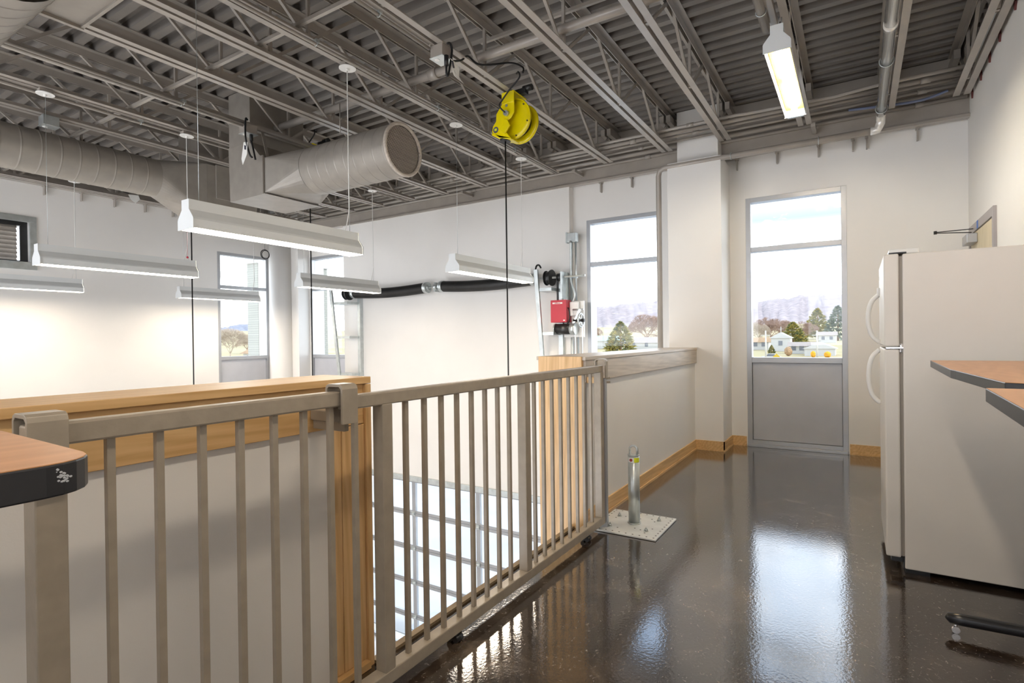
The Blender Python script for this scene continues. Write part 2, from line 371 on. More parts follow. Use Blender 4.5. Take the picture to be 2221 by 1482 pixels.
# baseboards
struct(MB().box(3.22, 6.08, 1.478, 1.49, 0, .105).box(3.22, 6.08, 1.470, 1.49, 0, .018).build('baseboard_half_wall', maple))
struct(MB().box(6.068, 6.08, 1.188, 1.478, 0, .105).box(6.068, XW-.012, 1.188, 1.20, 0, .105).box(6.058, XW-.012, 1.180, 1.20, 0, .018).build('baseboard_column', maple))
struct(MB().box(XW-.012, XW, 1.045, 1.19, 0, .105).box(XW-.02, XW, 1.045, 1.188, 0, .018).build('baseboard_far', maple))
struct(MB().box(XW-.012, XW, YR, .07, 0, .105).box(XW-.02, XW, YR, .07, 0, .018).build('baseboard_far_right', maple))
struct(MB().box(XB, XW-.012, YR, YR+.012, 0, .105).build('baseboard_right', maple))

# right half wall with its cap, apron and end casing
hw = struct(MB().box(3.215, 6.08, 1.49, 1.79, 0, 1.075).build('wall_half_far', paint))
MB().box(3.20, 6.08, 1.462, 1.82, 1.075, 1.10).build('cap', maplep, hw, .003)
MB().box(3.215, 6.08, 1.468, 1.49, .935, 1.075).build('apron', maplep, hw, .002)
MB().box(3.19, 3.215, 1.485, 1.80, -.30, 1.10).build('end_casing', maplev, hw, .002)
tag(MB().box(3.205, 3.225, 1.468, 1.486, 0, .935).build('corner_strip', taupe, hw))
# left half wall
hl = struct(MB().box(XB, 1.44, 1.578, 1.79, 0, 1.06).build('wall_half_near', paint))
MB().box(XB, 1.468, 1.553, 1.82, 1.06, 1.085).build('cap', maple, hl, .002)
MB().box(XB, 1.354, 1.566, 1.578, .912, 1.06).box(1.354, 1.44, 1.566, 1.578, .912, 1.06).build('apron', maple, hl, .0015)
MB().box(1.30, 1.335, 1.566, 1.578, .03, .910).build('inner_casing', maplev, hl, .0015)
MB().box(1.336, 1.44, 1.563, 1.577, .03, .909).build('face_casing', maplev, hl, .0015)
MB().box(1.441, 1.468, 1.553, 1.80, -.30, 1.058).build('end_casing', maplev, hl, .002)
MB().box(1.29, 1.44, 1.540, 1.578, .0, .028).build('base_shoe', maple, hl, .002)

# ------------------------------------------------------------------ windows
def window(name, ax, c, u0, u1, z0, z1, sgn=1, sill=(.922, .98), mull=(2.14, 2.192)):
    def B(mb, a, b, d0, d1, e, f):
        d0, d1 = (c+d0, c+d1)
        return mb.box(d0, d1, a, b, e, f) if ax == 0 else mb.box(a, b, d0, d1, e, f)
    root = D.objects.new(name, None); COL.objects.link(root); root.location = (c, (u0+u1)/2, z0) if ax == 0 else ((u0+u1)/2, c, z0)
    ORG[root] = Vector(root.location); struct(root); w = .05
    mb = MB(); B(mb, u0, u0+w, 0, .11, z0, z1); B(mb, u1-w, u1, 0, .11, z0, z1); B(mb, u0+w, u1-w, 0, .11, z1-w, z1); B(mb, u0+w, u1-w, 0, .11, z0, z0+.07)
    mb.build('frame', alu, root, .002)
    mb = MB(); B(mb, u0+w, u1-w, .005, .11, *mull); mb.build('mullion', alu, root, .002)
    mb = MB(); B(mb, u0+w, u1-w, .003, .11, *sill); mb.build('sill_rail', alu, root, .002)
    mb = MB(); B(mb, u0+w+.004, u1-w-.004, .03, .05, z0+.074, sill[0]-.004); mb.build('spandrel_panel', panelm, root)
    mb = MB(); B(mb, u0+w, u1-w, .051, .09, z0+.07, sill[0]); mb.build('gasket', black, root)
    mb = MB(); B(mb, u0+w, u1-w, .058, .064, sill[1], mull[0]); mb.build('pane', pane_m, root)
    mb = MB(); B(mb, u0+w, u1-w, .058, .064, mull[1], z1-w); mb.build('pane', pane_m, root)
    return root
window('window_1', 0, XW, .08, 1.035, 0, 2.735)
window('window_2', 0, XW, 1.985, 2.95, 0, 2.735)
window('window_3', 0, XW, 7.5, 8.44, 0, 2.75)
window('window_4', 1, YL, 5.17, 6.11, 0, 2.75)
# aluminium threshold strip below the right window
struct(MB().box(6.50, 6.54, .085, 1.03, 0, .03).build('trim_6', alu, bevel=.003))

# ------------------------------------------------------------------ overhead glass door below
gd = D.objects.new('door_1', None); COL.objects.link(gd); gd.location = (6.62, 5.37, ZL); ORG[gd] = Vector(gd.location); struct(gd)
joints = [-.975, -1.545, -2.10, -2.65, -3.20, ZL]
ST = (3.5, 4.755, 6.015, 7.25)
for k in range(5):
    zt, zb = joints[k]-.003, joints[k+1]+.003
    mb = MB().box(6.56, 6.61, 3.5, 7.25, zt-.042, zt).box(6.56, 6.61, 3.5, 7.25, zb, zb+.042)
    if k == 0: mb.box(6.56, 6.61, 3.5, 7.25, zt-.075, zt)
    for i, y in enumerate(ST):
        mb.box(6.562, 6.608, max(3.5, y-.035), min(7.25, y+.035), zb+.042, zt-.042)
    sec = mb.build('door_section', alu, gd)
    for a, b in zip(ST, ST[1:]): MB().box(6.582, 6.588, a+.035, b-.035, zb+.042, zt-.042).build('pane', pane_m, sec)
for k in range(1, 5):
    for y in (4.755, 6.015):
        MB().box(6.54, 6.56, y-.035, y+.035, joints[k]-.035, joints[k]+.03).cyl((6.535, y-.04, joints[k]), (6.535, y+.04, joints[k]), .012, 10).build('hinge', galv, gd)
    MB().box(6.50, 6.56, 3.49, 3.52, joints[k]-.05, joints[k]+.05).cyl((6.50, 3.46, joints[k]), (6.50, 3.54, joints[k]), .02, 10).build('roller_bracket', galv, gd)
MB().box(6.40, 6.432, 3.45, 7.3, -.985, -.905).build('head_flashing', galv, gd)
MB().box(6.44, 6.50, 3.5, 7.25, -1.0, -.972).build('head_seal', black, gd)

# sloping vertical-lift tracks and the torsion shaft
def track(name, ytop, ybot, ywall, label):
    t = thing(name, (6.2, ytop, ZL), label, 'door track', 'vertical lift door tracks')
    MB().bar((6.10, ytop, 2.10), (6.30, ybot, -.6), .055, .035, (1, 0, 0)).bar((6.30, ybot, -.6), (6.38, ybot, ZL), .055, .035, (1, 0, 0)).build('track_rail', galv, t, .004)
    MB().box(6.36, 6.43, ywall-.03, ywall+.03, ZL, 1.93).build('wall_angle', galv, t)
    s = 1 if ywall > ytop else -1
    for z in (1.84, 1.28, .67, -.1, -.8):
        f = (2.1-z)/2.7; y = ytop+(ybot-ytop)*f; x_ = 6.10+.2*f
        MB().box(x_, 6.38, min(y, ywall), max(y, ywall), z-.02, z+.02).build('cross_brace', galv, t)
    return t
track('lift_track', 3.46, 3.38, 3.25, 'galvanized sloping door track right of the long springs, beside the red opener')
track('lift_track', 7.36, 7.24, 6.99, 'galvanized sloping door track in front of the far left windows')
sh = thing('torsion_spring_shaft', (6.28, 5.2, 1.96), 'steel shaft with two thick black coil springs across the wall above the glass door', 'door spring assembly')
MB().cyl((6.28, 2.86, 2.0), (6.28, 7.25, 2.0), .013, 12).build('shaft', galv, sh)
def spring(y0, y1):
    n = int((y1-y0)/.011); pts = []; radii = []
    for k in range(n+1):
        y = y0+(y1-y0)*k/n; pts.append((6.28, y, 2.0-.03*math.sin(PI*k/n))); radii.append(.072 if k % 2 else .080)
    return MB().tube(pts, .07, 18, radii=radii)
spring(3.60, 5.14).build('coil_spring', steeld, sh); spring(5.44, 7.0).build('coil_spring', steeld, sh)
for y in (5.14, 5.44, 3.60, 7.0):
    MB().cyl((6.28, y-.03, 2.0), (6.28, y+.03, 2.0), .083, 22).cyl((6.28, y-.05, 2.0), (6.28, y+.05, 2.0), .04, 16).build('winding_cone', galv, sh)
MB().cyl((6.28, 5.24, 2.0), (6.28, 5.32, 2.0), .045, 18).box(6.27, 6.428, 5.27, 5.29, 1.93, 2.07).build('centre_bearing', galv, sh)
for y in (3.33, 7.12):
    MB().cyl((6.28, y-.012, 2.0), (6.28, y+.004, 2.0), .105, 30).cyl((6.28, y, 2.0), (6.28, y+.07, 2.0), .085, 30).cyl((6.28, y+.07, 2.0), (6.28, y+.08, 2.0), .095, 30).build('cable_drum', steeld, sh)
MB().box(6.20, 6.36, 3.145, 3.165, 1.72, 2.06).build('bearing_plate', galv, sh)
MB().cyl((6.28, 3.17, 2.0), (6.28, 3.24, 2.0), .05, 16).build('chain_coupler', steeld, sh)
MB().ring((6.24, 3.50, 2.10), 1, .075, .012, 20, 6, .6, 4.4).build('safety_cable', black, sh)

# door operator
op = thing('door_opener', (6.28, 3.1, 1.2), 'red and white powered door opener with motor and chain wheel beside the window', 'door opener')
MB().box(6.22, 6.36, 3.095, 3.32, 1.42, 1.705).build('control_cover', red, op, .006)
MB().box(6.2185, 6.2200, 3.15, 3.29, 1.655, 1.675).build('name_plate', tagm, op)
def lettering(txt, name, size, loc, m, parent, bold=.0):
    cu = D.curves.new(name, 'FONT'); cu.body = txt; cu.size = size; cu.align_x = 'CENTER'; cu.align_y = 'CENTER'; cu.extrude = .0003; cu.offset = bold
    tmp = D.objects.new(name, cu); COL.objects.link(tmp); bpy.context.view_layer.update()
    me = D.meshes.new_from_object(tmp.evaluated_get(bpy.context.evaluated_depsgraph_get())); D.objects.remove(tmp)
    o0 = ORG[parent]
    for v in me.vertices: x_, y_, z_ = v.co; v.co = Vector((loc[0]-z_, loc[1]-x_, loc[2]+y_))-o0
    o = D.objects.new(name, me); COL.objects.link(o); me.materials.append(m); o.parent = parent; ORG[o] = o0; return o
lettering('LiftMaster', 'plate_lettering', .022, (6.2180, 3.22, 1.665), red, op, .0004)
MB().box(6.2185, 6.2200, 3.115, 3.14, 1.438, 1.452).build('small_emblem', tagm, op)
MB().box(6.36, 6.39, 2.92, 3.20, 1.23, 1.69).build('mounting_plate', white_pl, op, .003)
MB().box(6.30, 6.36, 2.97, 3.09, 1.50, 1.68).build('gear_housing', white_pl, op, .01)
MB().cyl((6.28, 3.06, 1.335), (6.28, 3.27, 1.335), .068, 26).build('motor', steeld, op)
MB().cyl((6.28, 3.27, 1.335), (6.28, 3.285, 1.335), .072, 26).cyl((6.28, 2.99, 1.335), (6.28, 3.06, 1.335), .075, 26).build('motor_cap', galv, op)
w_ = MB().ring((6.27, 2.92, 1.44), 1, .085, .011, 26, 6)
for k in range(5):
    a = k*2*PI/5; w_.bar((6.27, 2.92, 1.44), (6.27+math.cos(a)*.08, 2.92, 1.44+math.sin(a)*.08), .012)
w_.build('chain_wheel', galv, op)
MB().cyl((6.27, 2.87, 1.44), (6.27, 3.02, 1.44), .02, 12).build('wheel_axle', black, op)
MB().cyl((6.27, 2.88, 1.575), (6.27, 3.03, 1.575), .010, 12).build('output_shaft', galv, op)
MB().bar((6.26, 3.02, 1.40), (6.26, 2.92, 1.58), .012, .03).build('clutch_lever', galv, op)
MB().tube(bez([(6.24, 3.08, 1.60), (6.20, 3.045, 1.56), (6.22, 3.05, 1.46), (6.26, 3.10, 1.40)]), .009, 8).build('motor_cable', black, op)
def chain(y, name):
    mb = MB(); z = 1.40
    while z > -2.2:
        mb.box(6.264, 6.270, y-.004, y+.004, z-.02, z); mb.box(6.270, 6.276, y-.003, y+.007, z-.036, z-.016); z -= .033
    return tag(mb.build(name, galv), None)
c1 = chain(3.0, 'hand_chain'); tag(c1, 'thin steel hand chain hanging from the opener, left strand', 'chain', 'opener chain strands')
c2 = chain(2.90, 'hand_chain'); tag(c2, 'thin steel hand chain hanging from the chain wheel, strand nearest the window', 'chain', 'opener chain strands')
# perforated strut and drive chain above opener
st = thing('drive_chain_strut', (6.32, 3.17, 1.7), 'slotted steel strut and roller chain rising from the red opener to the shaft', 'strut')
MB().box(6.33, 6.37, 3.13, 3.19, 1.68, 2.06).build('slotted_strut', galv, st)
for k in range(6): MB().box(6.3285, 6.3299, 3.153, 3.167, 1.72+k*.055, 1.745+k*.055).build('slot', black, st)
MB().box(6.27, 6.29, 3.235, 3.255, 1.70, 1.97).build('roller_chain', steeld, st)
# junction box with conduits running down the wall edge
jb = thing('wall_junction_box', (6.40, 3.06, 2.45), 'galvanized junction box with conduits at the wall edge above the door opener', 'electrical box')
MB().box(6.36, 6.43, 3.145, 3.165, 2.44, 2.58).box(6.36, 6.44, 3.02, 3.145, 2.45, 2.565).build('box_body', galv, jb, .004)
MB().cyl((6.39, 3.10, 2.45), (6.39, 3.10, -2.5), .018, 12).build('conduit', galv, jb)
MB().cyl((6.41, 3.045, 2.45), (6.41, 3.045, 1.69), .012, 12).cyl((6.45, 3.045, 1.69), (6.45, 3.045, -2.5), .012, 12).build('conduit', galv, jb)
MB().tube(bez([(6.34, 3.085, 2.46), (6.34, 3.085, 2.1), (6.33, 3.08, 1.95), (6.33, 3.03, 1.78), (6.34, 3.06, 1.68)]), .012, 8).build('flexible_conduit', galv, jb)
MB().box(6.37, 6.42, 3.02, 3.13, 1.985, 2.0).build('pipe_strap', galv, jb)

# ------------------------------------------------------------------ roof joists
JY = [-.79, -.25, .42, 1.17, 1.79, 2.49, 3.21, 3.64, 4.28, 4.97, 5.58, 6.23, 6.88, 7.58, 8.25, 8.82]
J0 = XB+.02; J1 = 6.18
jl = thing('roof_joist', (0, JY[0], 3.3), '', 'roof joist', 'open web roof joists')
y = JY[0]
def chord(z0, z1, w, g, x1, up):
    # two angle irons back to back with a gap
    mb = MB(); t = .006
    for s in (-1, 1):
        a, b = sorted((y+s*g, y+s*(g+w))); v0, v1 = sorted((y+s*g, y+s*(g+t)))
        if up: mb.box(J0, x1, a, b, z0, z0+t).box(J0, x1, v0, v1, z0+t, z1)
        else: mb.box(J0, x1, a, b, z1-t, z1).box(J0, x1, v0, v1, z0, z1-t)
    return mb
chord(3.300, 3.345, .048, .013, J1, True).build('bottom_chord', taupe, jl)
chord(3.675, 3.742, .052, .012, 6.43, False).build('top_chord', taupe, jl)
nx = 5.83-9*1.11
k = 0
while True:
    xb = 5.83-k*1.11
    if xb < XB+.3: break
    MB().bar((xb, y, 3.31), (xb, y, 3.72), .022).build('vertical_strut', taupe, jl)
    if xb+.5 < 6.4: MB().bar((xb+.02, y, 3.32), (xb+.50, y, 3.72), .022).build('diagonal_strut', taupe, jl)
    if xb-.5 > XB: MB().bar((xb-.02, y, 3.32), (xb-.50, y, 3.72), .022).build('diagonal_strut', taupe, jl)
    k += 1
MB().box(6.10, 6.43, y-.06, y-.013, 3.60, 3.675).box(6.10, 6.43, y+.013, y+.06, 3.60, 3.675).build('joist_seat', taupe, jl)
ordi = ['first', 'second', 'third', 'fourth', 'fifth', 'sixth', 'seventh', 'eighth', 'ninth', 'tenth', 'eleventh', 'twelfth', 'thirteenth', 'fourteenth', 'fifteenth', 'sixteenth']
extra = {0: ', tight against the white wall', 1: ', beside the fat white pipe', 2: ', with the close-mounted light hanging from it', 3: ', nearest left of the close-mounted light', 5: ', carrying the yellow cord reel', 6: ', carrying the front pendant lights', 10: ', carrying the second row of pendant lights'}
jl['label'] = 'taupe open web roof joist, first counted from the right wall'+extra[0]
for i in range(1, len(JY)):
    dup(jl, (0, JY[i], 3.3), 'taupe roof joist, %s from the right wall%s' % (ordi[i], extra.get(i, '')), 'open web roof joists')
# bridging bars across the joists
for x_, z_, y0, y1, lb in ((2.40, 3.362, 2.3, YL-.1, 'slim bridging bar crossing the joists just above their bottom chords'), (3.72, 3.66, YR+.02, 2.6, 'slim bridging bar crossing under the top chords near the big conduit'), (-.4, 3.362, YR+.02, YL-.1, 'slim bridging bar crossing the joists above the camera side')):
    tag(MB().bar((x_, y0, z_), (x_, y1, z_), .026).build('bridging_bar', taupe), lb, 'bridging bar', 'joist bridging')
# conduits
def pipe(name, pts, r, m, label, cat, couplings=(), grp=None, n=12):
    c = thing(name, pts[0], label, cat, grp)
    MB().tube(pts, r, n).build('pipe_run', m, c)
    for p, q in couplings: MB().cyl(p, q, r*1.35, n).build('coupling', m, c)
    return c
pipe('cross_conduit', [(3.52, -.7, 3.415), (3.52, 5.04, 3.415)], .034, taupe, 'fat taupe pipe crossing the joists between their chords, passing left of the yellow reel', 'pipe', [((3.52, 2.9, 3.415), (3.52, 2.98, 3.415))], n=16)
zc = 3.395
for i, (x_, r, z_) in enumerate(((5.78, .016, 3.395), (5.90, .022, 3.395), (6.02, .014, 3.395), (6.17, .014, 3.395), (6.33, .024, 3.395), (6.41, .018, 3.36))):
    lbs = ['thin conduit along the far wall, farthest out from the wall, running under the deck', 'thicker conduit in second place out from the far wall band', 'slim conduit in the middle of the bundle along the far wall', 'slim conduit of the bundle, just inside the joist ends', 'stout conduit just past the joist ends along the far wall', 'conduit hugging the taupe band on the far wall']
    pts = [(x_, -.86, z_), (x_, 8.9, z_)]
    if i == 0: pts = [(x_, -.86, z_)]+[(x_, -.2+.2*t, z_) for t in (0,)]+[(x_+.06, .15, z_), (x_+.02, .9, z_), (x_, 1.0, z_), (x_, 8.9, z_)]
    pipe('wall_conduit', pts, r, taupe, lbs[i], 'conduit', [((x_, yy, z_), (x_, yy+.07, z_)) for yy in ((-.55, 2.05, 4.6) if i % 2 else (1.4, 5.1))][:3], 'conduits along the far wall')
# conduits clipped under joists
def jcond(x0, x1, y, z, lb, r=.012):
    c = pipe('joist_conduit', [(x0, y, z), (x1, y, z)], r, taupe, lb, 'conduit', [], 'conduits clipped under joists')
    xx = x0+.5
    while xx < x1:
        MB().box(xx, xx+.03, y-.022, y+.022, z+.004, z+.028).ring((xx+.015, y, z), 0, r+.003, .003, 14, 5).build('pipe_clip', galv, c); xx += 1.3
    return c
jcond(XB, 3.0, 2.545, 3.28, 'conduit clipped under a joist, ending at the outlet box with the paper tag')
jcond(XB, 6.1, 3.150, 3.275, 'conduit clipped under the joist that carries the front pendant lights')
jcond(XB, 3.08, 4.925, 3.28, 'conduit clipped under the joist leading to the outlet box in front of the duct riser')
jcond(XB, 3.08, 4.88, 3.28, 'second conduit running alongside to the outlet box in front of the duct riser')
jcond(XB, 6.1, 5.635, 3.275, 'conduit clipped under the joist that carries the second row of lights')
jcond(XB, 4.05, .50, 3.275, 'fat conduit leading to the close-mounted light', .028)
# short slotted strut pieces
tag(MB().box(6.17, 6.42, 2.93, 2.97, 3.27, 3.305).build('strut_channel', taupe), 'short slotted steel channel poking from the band right of the front pendant row', 'strut channel', 'short strut channels')
tag(MB().box(6.17, 6.42, 4.66, 4.70, 3.27, 3.305).build('strut_channel', taupe), 'short slotted steel channel poking from the band above the long door springs', 'strut channel', 'short strut channels')
tag(MB().box(6.17, 6.42, .33, .37, 3.27, 3.305).build('strut_channel', taupe), 'short slotted steel channel beyond the close-mounted light', 'strut channel', 'short strut channels')
# plastic drain pipe
pv = thing('drain_pipe', (6.2, 1.88, ZL), 'glossy white drain pipe running over the walkway, elbowing along the column and down beside it', 'pipe')
gloss = mat('glossy_pipe', (.80, .77, .72), .14, .2, var=.02, coat=.8)
MB().tube([(XB, -.20, 3.22), (6.02, -.20, 3.22)]+arc((6.02, -.20, 3.145), .075, PI/2, 0.2, 6, 'xz')+[(6.10, -.17, 3.10), (6.10, -.12, 3.10)], .038, 20).build('overhead_run', gloss, pv)
MB().tube([(6.10, -.17, 3.10), (6.10, 1.80, 3.10), (6.12, 1.86, 3.08), (6.14, 1.88, 3.03), (6.14, 1.88, ZL)], .030, 18).build('wall_run', taupe, pv)
for x_ in (1.5, 3.2, 4.9, 5.9): MB().ring((x_, -.20, 3.225), 0, .045, .004, 22, 5).cyl((x_, -.20, 3.27), (x_, -.20, 3.40), .004, 6).build('hanger_loop', galv, pv)
for x_ in (2.6, 4.3): MB().cyl((x_, -.20, 3.22), (x_+.07, -.20, 3.22), .042, 20).build('coupling', gloss, pv)
for y_ in (.3, 1.1): MB().ring((6.10, y_, 3.10), 1, .036, .004, 20, 5).build('hanger_loop', galv, pv)
# red painted anchors along the right wall top
for i, x_ in enumerate((4.7, 5.15, 5.5, 5.85, 6.25)):
    mb = MB().box(x_, x_+.02, YR, YR+.022, 3.33, 3.46).prism([(x_-.012, 3.33), (x_+.032, 3.33), (x_+.010, 3.28)], 1, YR, YR+.012)
    tag(mb.build('wall_anchor', redb), 'red primed steel anchor at the top of the right wall, %s from the window wall' % ['fifth', 'fourth', 'third', 'second', 'nearest'][i], 'anchor', 'red wall anchors')
tag(MB().tube(bez([(6.2, -.7, 3.37), (6.2, -.5, 3.33), (6.18, -.2, 3.34), (6.2, .05, 3.37)]), .012, 8).build('cable_bundle', mat('blue_grey_cable', (.16, .19, .30), .5, var=.1)), 'loose bundle of blue cables lying on the conduits in the right corner', 'cable')

# ------------------------------------------------------------------ ducts
def ribbed(p, q, r, n=40, pitch=.12):
    p = Vector(p); q = Vector(q); Ln = (q-p).length; pts = []; rad = []; s = 0
    while s < Ln:
        for ds, dr in ((0, 0), (pitch*.04, 0), (pitch*.88, 0), (pitch*.92, 0), (pitch*.94, .003), (pitch*.98, .003)):
            if s+ds <= Ln: pts.append(p+(q-p)*((s+ds)/Ln)); rad.append(r+dr)
        s += pitch
    pts.append(q); rad.append(r)
    return MB().tube(pts, r, n, cap=False, radii=rad)
def transition(sq, circ):
    # sq: four corners in order; circ: list of 4m points in matching order
    mb = MB(); m = len(circ)//4
    S = [mb.bm.verts.new(p) for p in sq]; Cc = [mb.bm.verts.new(p) for p in circ]; n = len(Cc)
    for k in range(n):
        f = mb.bm.faces.new((Cc[k], Cc[(k+1) % n], S[((k+m//2)//m) % 4])); f.smooth = False
    for k in range(4):
        mb.bm.faces.new((S[k], S[(k+1) % 4], Cc[(k*m+m//2) % n]))
    return mb
def circle_y(cx, y, cz, r, n=40): return [(cx+math.cos(PI*1.25+2*PI*k/n)*r, y, cz+math.sin(PI*1.25+2*PI*k/n)*r) for k in range(n)]
def circle_x(x, cy, cz, r, n=40): return [(x, cy+math.cos(PI*1.25+2*PI*k/n)*r, cz+math.sin(PI*1.25+2*PI*k/n)*r) for k in range(n)]
dA = thing('supply_duct', (3.56, 4.9, 2.65), 'taupe spiral air duct with an open perforated end pointing right, fed by a square riser', 'air duct')
MB().box(3.24, 3.86, 5.06, 5.42, 3.0, 3.735).build('riser', duct, dA)
MB().prism([(4.84, 2.65), (5.40, 2.65), (5.42, 3.20), (5.06, 3.20), (4.90, 3.04), (4.84, 3.01)], 0, 3.23, 3.87).build('elbow_box', duct, dA, .003)
transition([(3.23, 4.84, 2.66), (3.87, 4.84, 2.66), (3.87, 4.84, 3.00), (3.23, 4.84, 3.00)], circle_y(3.60, 4.50, 2.905, .228)).build('square_to_round', duct, dA)
MB().box(3.215, 3.885, 4.80, 4.84, 2.645, 2.65).box(3.215, 3.23, 4.825, 4.85, 2.65, 3.02).build('flange', duct, dA)
ribbed((3.60, 4.50, 2.905), (3.62, 3.385, 2.905), .228).build('spiral_duct', duct, dA)
MB().ring((3.62, 3.385, 2.905), 1, .222, .016, 44, 8).build('end_collar', maplep, dA)
# perforated grille: thin crossed bars
mb = MB(); R_ = .205
for k in range(-13, 14):
    o_ = k*.0155; h_ = math.sqrt(max(0, R_*R_-o_*o_))
    for s in (-1, 1):
        c_, s_ = math.cos(PI/3), math.sin(PI/3)*s
        mb.bar((3.62+o_*-s_-h_*c_, 3.397, 2.905+o_*c_-h_*s_), (3.62+o_*-s_+h_*c_, 3.397, 2.905+o_*c_+h_*s_), .0045, .003, (0, 1, 0))
mb.build('end_grille', maplep, dA)
MB().cyl((3.45, 4.0, 3.12), (3.45, 4.0, 3.40), .005, 6).build('hanger', duct, dA)
MB().bar((3.30, 4.86, 3.0), (3.30, 4.95, 3.29), .03, .006).build('hanger', duct, dA)
dB = thing('supply_duct', (3.6, 6.6, 2.7), 'long taupe spiral duct running left in front of the left wall, from a square riser', 'air duct')
MB().box(3.42, 3.98, 6.36, 6.76, 3.2, 3.735).build('riser', duct, dB)
MB().prism([(3.50, 2.72), (4.12, 2.72), (4.12, 3.28), (3.50, 3.28)], 1, 6.31, 6.86).build('elbow_box', duct, dB, .003)
transition([(3.50, 6.31, 2.72), (3.50, 6.86, 2.72), (3.50, 6.86, 3.28), (3.50, 6.31, 3.28)], circle_x(3.06, 6.58, 3.05, .205)).build('square_to_round', duct, dB)
ribbed((3.06, 6.58, 3.05), (XB+.1, 6.58, 3.05), .205, pitch=.15).build('spiral_duct', duct, dB)
MB().box(3.60, 4.05, 6.29, 6.31, 2.9, 3.29).build('access_panel', duct, dB)
dC = thing('supply_duct', (.8, 2.9, 2.8), 'close overhead duct in the top left corner with a square box and spiral pipe', 'air duct')
MB().box(.52, 1.20, 2.30, 3.28, 2.815, 3.25).build('elbow_box', duct, dC, .003)
MB().box(.51, 1.21, 3.275, 3.29, 2.80, 3.26).box(1.195, 1.21, 2.3, 3.28, 2.805, 2.83).build('flange', duct, dC)
ribbed((.80, 2.95, 2.90), (.80, 4.9, 2.90), .25, pitch=.11).build('spiral_duct', duct, dC)
MB().box(.56, 1.10, 2.60, 3.10, 3.25, 3.735).build('riser', duct, dC)

# ------------------------------------------------------------------ pendant lights
PR = [(-.035, .165), (-.035, .108), (-.046, .094), (-.070, .062), (-.075, .050), (-.075, 0), (.075, 0), (.075, .050), (.070, .062), (.046, .094), (.035, .108), (.035, .165)]
def make_lamp(x0, x1, y, z0, label, grp, ends=True, tubes=False):
    t = thing('pendant_light', ((x0+x1)/2, y, z0), label, 'ceiling light', grp)
    mb = MB(); prof = [(y+a, z0+b) for a, b in PR]
    A = [mb.bm.verts.new((x0+.004, a, b)) for a, b in prof]; B = [mb.bm.verts.new((x1-.004, a, b)) for a, b in prof]
    n = len(prof)
    for k in range(n):
        if k == 5: continue
        mb.bm.faces.new((A[k], A[(k+1) % n], B[(k+1) % n], B[k]))
    ho = mb.build('housing', lampw, t); so = ho.modifiers.new('thick', 'SOLIDIFY'); so.thickness = .002; so.offset = 0
    pe = [(y+a*1.10, z0+b) for a, b in PR]; pe = [(a, b-(.004 if b == z0 else 0)) for a, b in pe]
    MB().prism(pe, 0, x0-.003, x0+.003).build('end_cap', lampw, t); MB().prism(pe, 0, x1-.003, x1+.003).build('end_cap', lampw, t)
    if not tubes:
        MB().box(x0+.006, x1-.006, y-.066, y+.066, z0+.010, z0+.014).build('lens', lens_m, t)
    else:
        MB().box(x0+.006, x1-.006, y-.064, y+.064, z0+.052, z0+.056).build('reflector', reflector_m, t)
        xm = (x0+x1)/2
        for a, b in ((x0+.05, xm-.03), (xm+.03, x1-.05)):
            MB().tube([(a, y, z0+.028), (a+.012, y, z0+.028), (b-.03, y, z0+.028), (b-.012, y, z0+.028), (b, y, z0+.028)], .022, 14, radii=[.008, .020, .022, .018, .004]).build('lamp_tube', tube_m, t)
    return t
def cord(t, x_, y_, z0, z1, power):
    MB().cyl((x_, y_, z0), (x_, y_, z1), .0016, 5).build('suspension_wire', galv, t)
    if power:
        MB().tube(bez([(x_-.05, y_, z0-.002), (x_-.035, y_, z0+.03), (x_-.006, y_, z0+.16), (x_-.004, y_, z0+.3), (x_-.004, y_, z1)], 6), .0035, 6).build('power_cord', white_pl, t)
    ca_ = MB().cyl((x_, y_, z1-.004), (x_, y_, z1+.004), .062, 32).cyl((x_, y_, z1-.02), (x_, y_, z1), .012, 12).build('canopy', white_pl, t)
    MB().box(x_-.045, x_+.045, y_-.03, y_+.03, z1+.005, z1+.035).build('canopy_box', taupe, ca_)
lampA = make_lamp(1.66, 2.905, 3.215, 1.868, 'nearest white pendant light, large, in front of the square duct', 'pendant lights, front row')
cord(lampA, 1.735, 3.215, 2.033, 3.262, False); cord(lampA, 2.85, 3.215, 2.033, 3.262, True)
lampB = make_lamp(4.08, 5.47, 3.215, 1.862, 'white pendant light below the yellow reel, beside the hanging black cord', 'pendant lights, front row')
cord(lampB, 4.165, 3.215, 2.027, 3.262, False); cord(lampB, 5.36, 3.215, 2.027, 3.262, True)
for loc, lb, g in (((2.335, 5.58), 'white pendant light with a red bead, between the louver and the big light', 'pendant lights, middle row'), ((4.785, 5.58), 'white pendant light overlapping the far left window and black spring', 'pendant lights, middle row')):
    r = dup(lampA, (loc[0], loc[1], 1.868), lb, g)
for loc, lb in (((2.385, 8.34), 'white pendant light low at the left edge, under the wall louver'), ((4.81, 8.34), 'small far pendant light crossing the left window')):
    r = dup(lampA, (loc[0], loc[1], 1.88), lb, 'pendant lights, back row')
tag(MB().sphere((2.86, 5.52, 2.055), .011).cyl((2.86, 5.52, 2.06), (2.86, 5.52, 2.35), .0012, 5).build('pull_bead', red), 'tiny red bead on a thread above the pendant light right end', 'pull bead')
lampF = make_lamp(3.90, 5.15, .42, 3.045, 'close-mounted light with glowing amber tubes over the walkway', 'lights over the walkway', tubes=True)
lampF.name = 'strip_light'
for x_ in (4.0, 5.05):
    MB().cyl((x_, .42, 3.21), (x_, .42, 3.31), .004, 6).cyl((x_, .40, 3.21), (x_, .40, 3.30), .003, 6).build('hanger_rod', galv, lampF)
MB().box(5.155, 5.20, .36, .48, 3.05, 3.08).build('wire_box', galv, lampF)
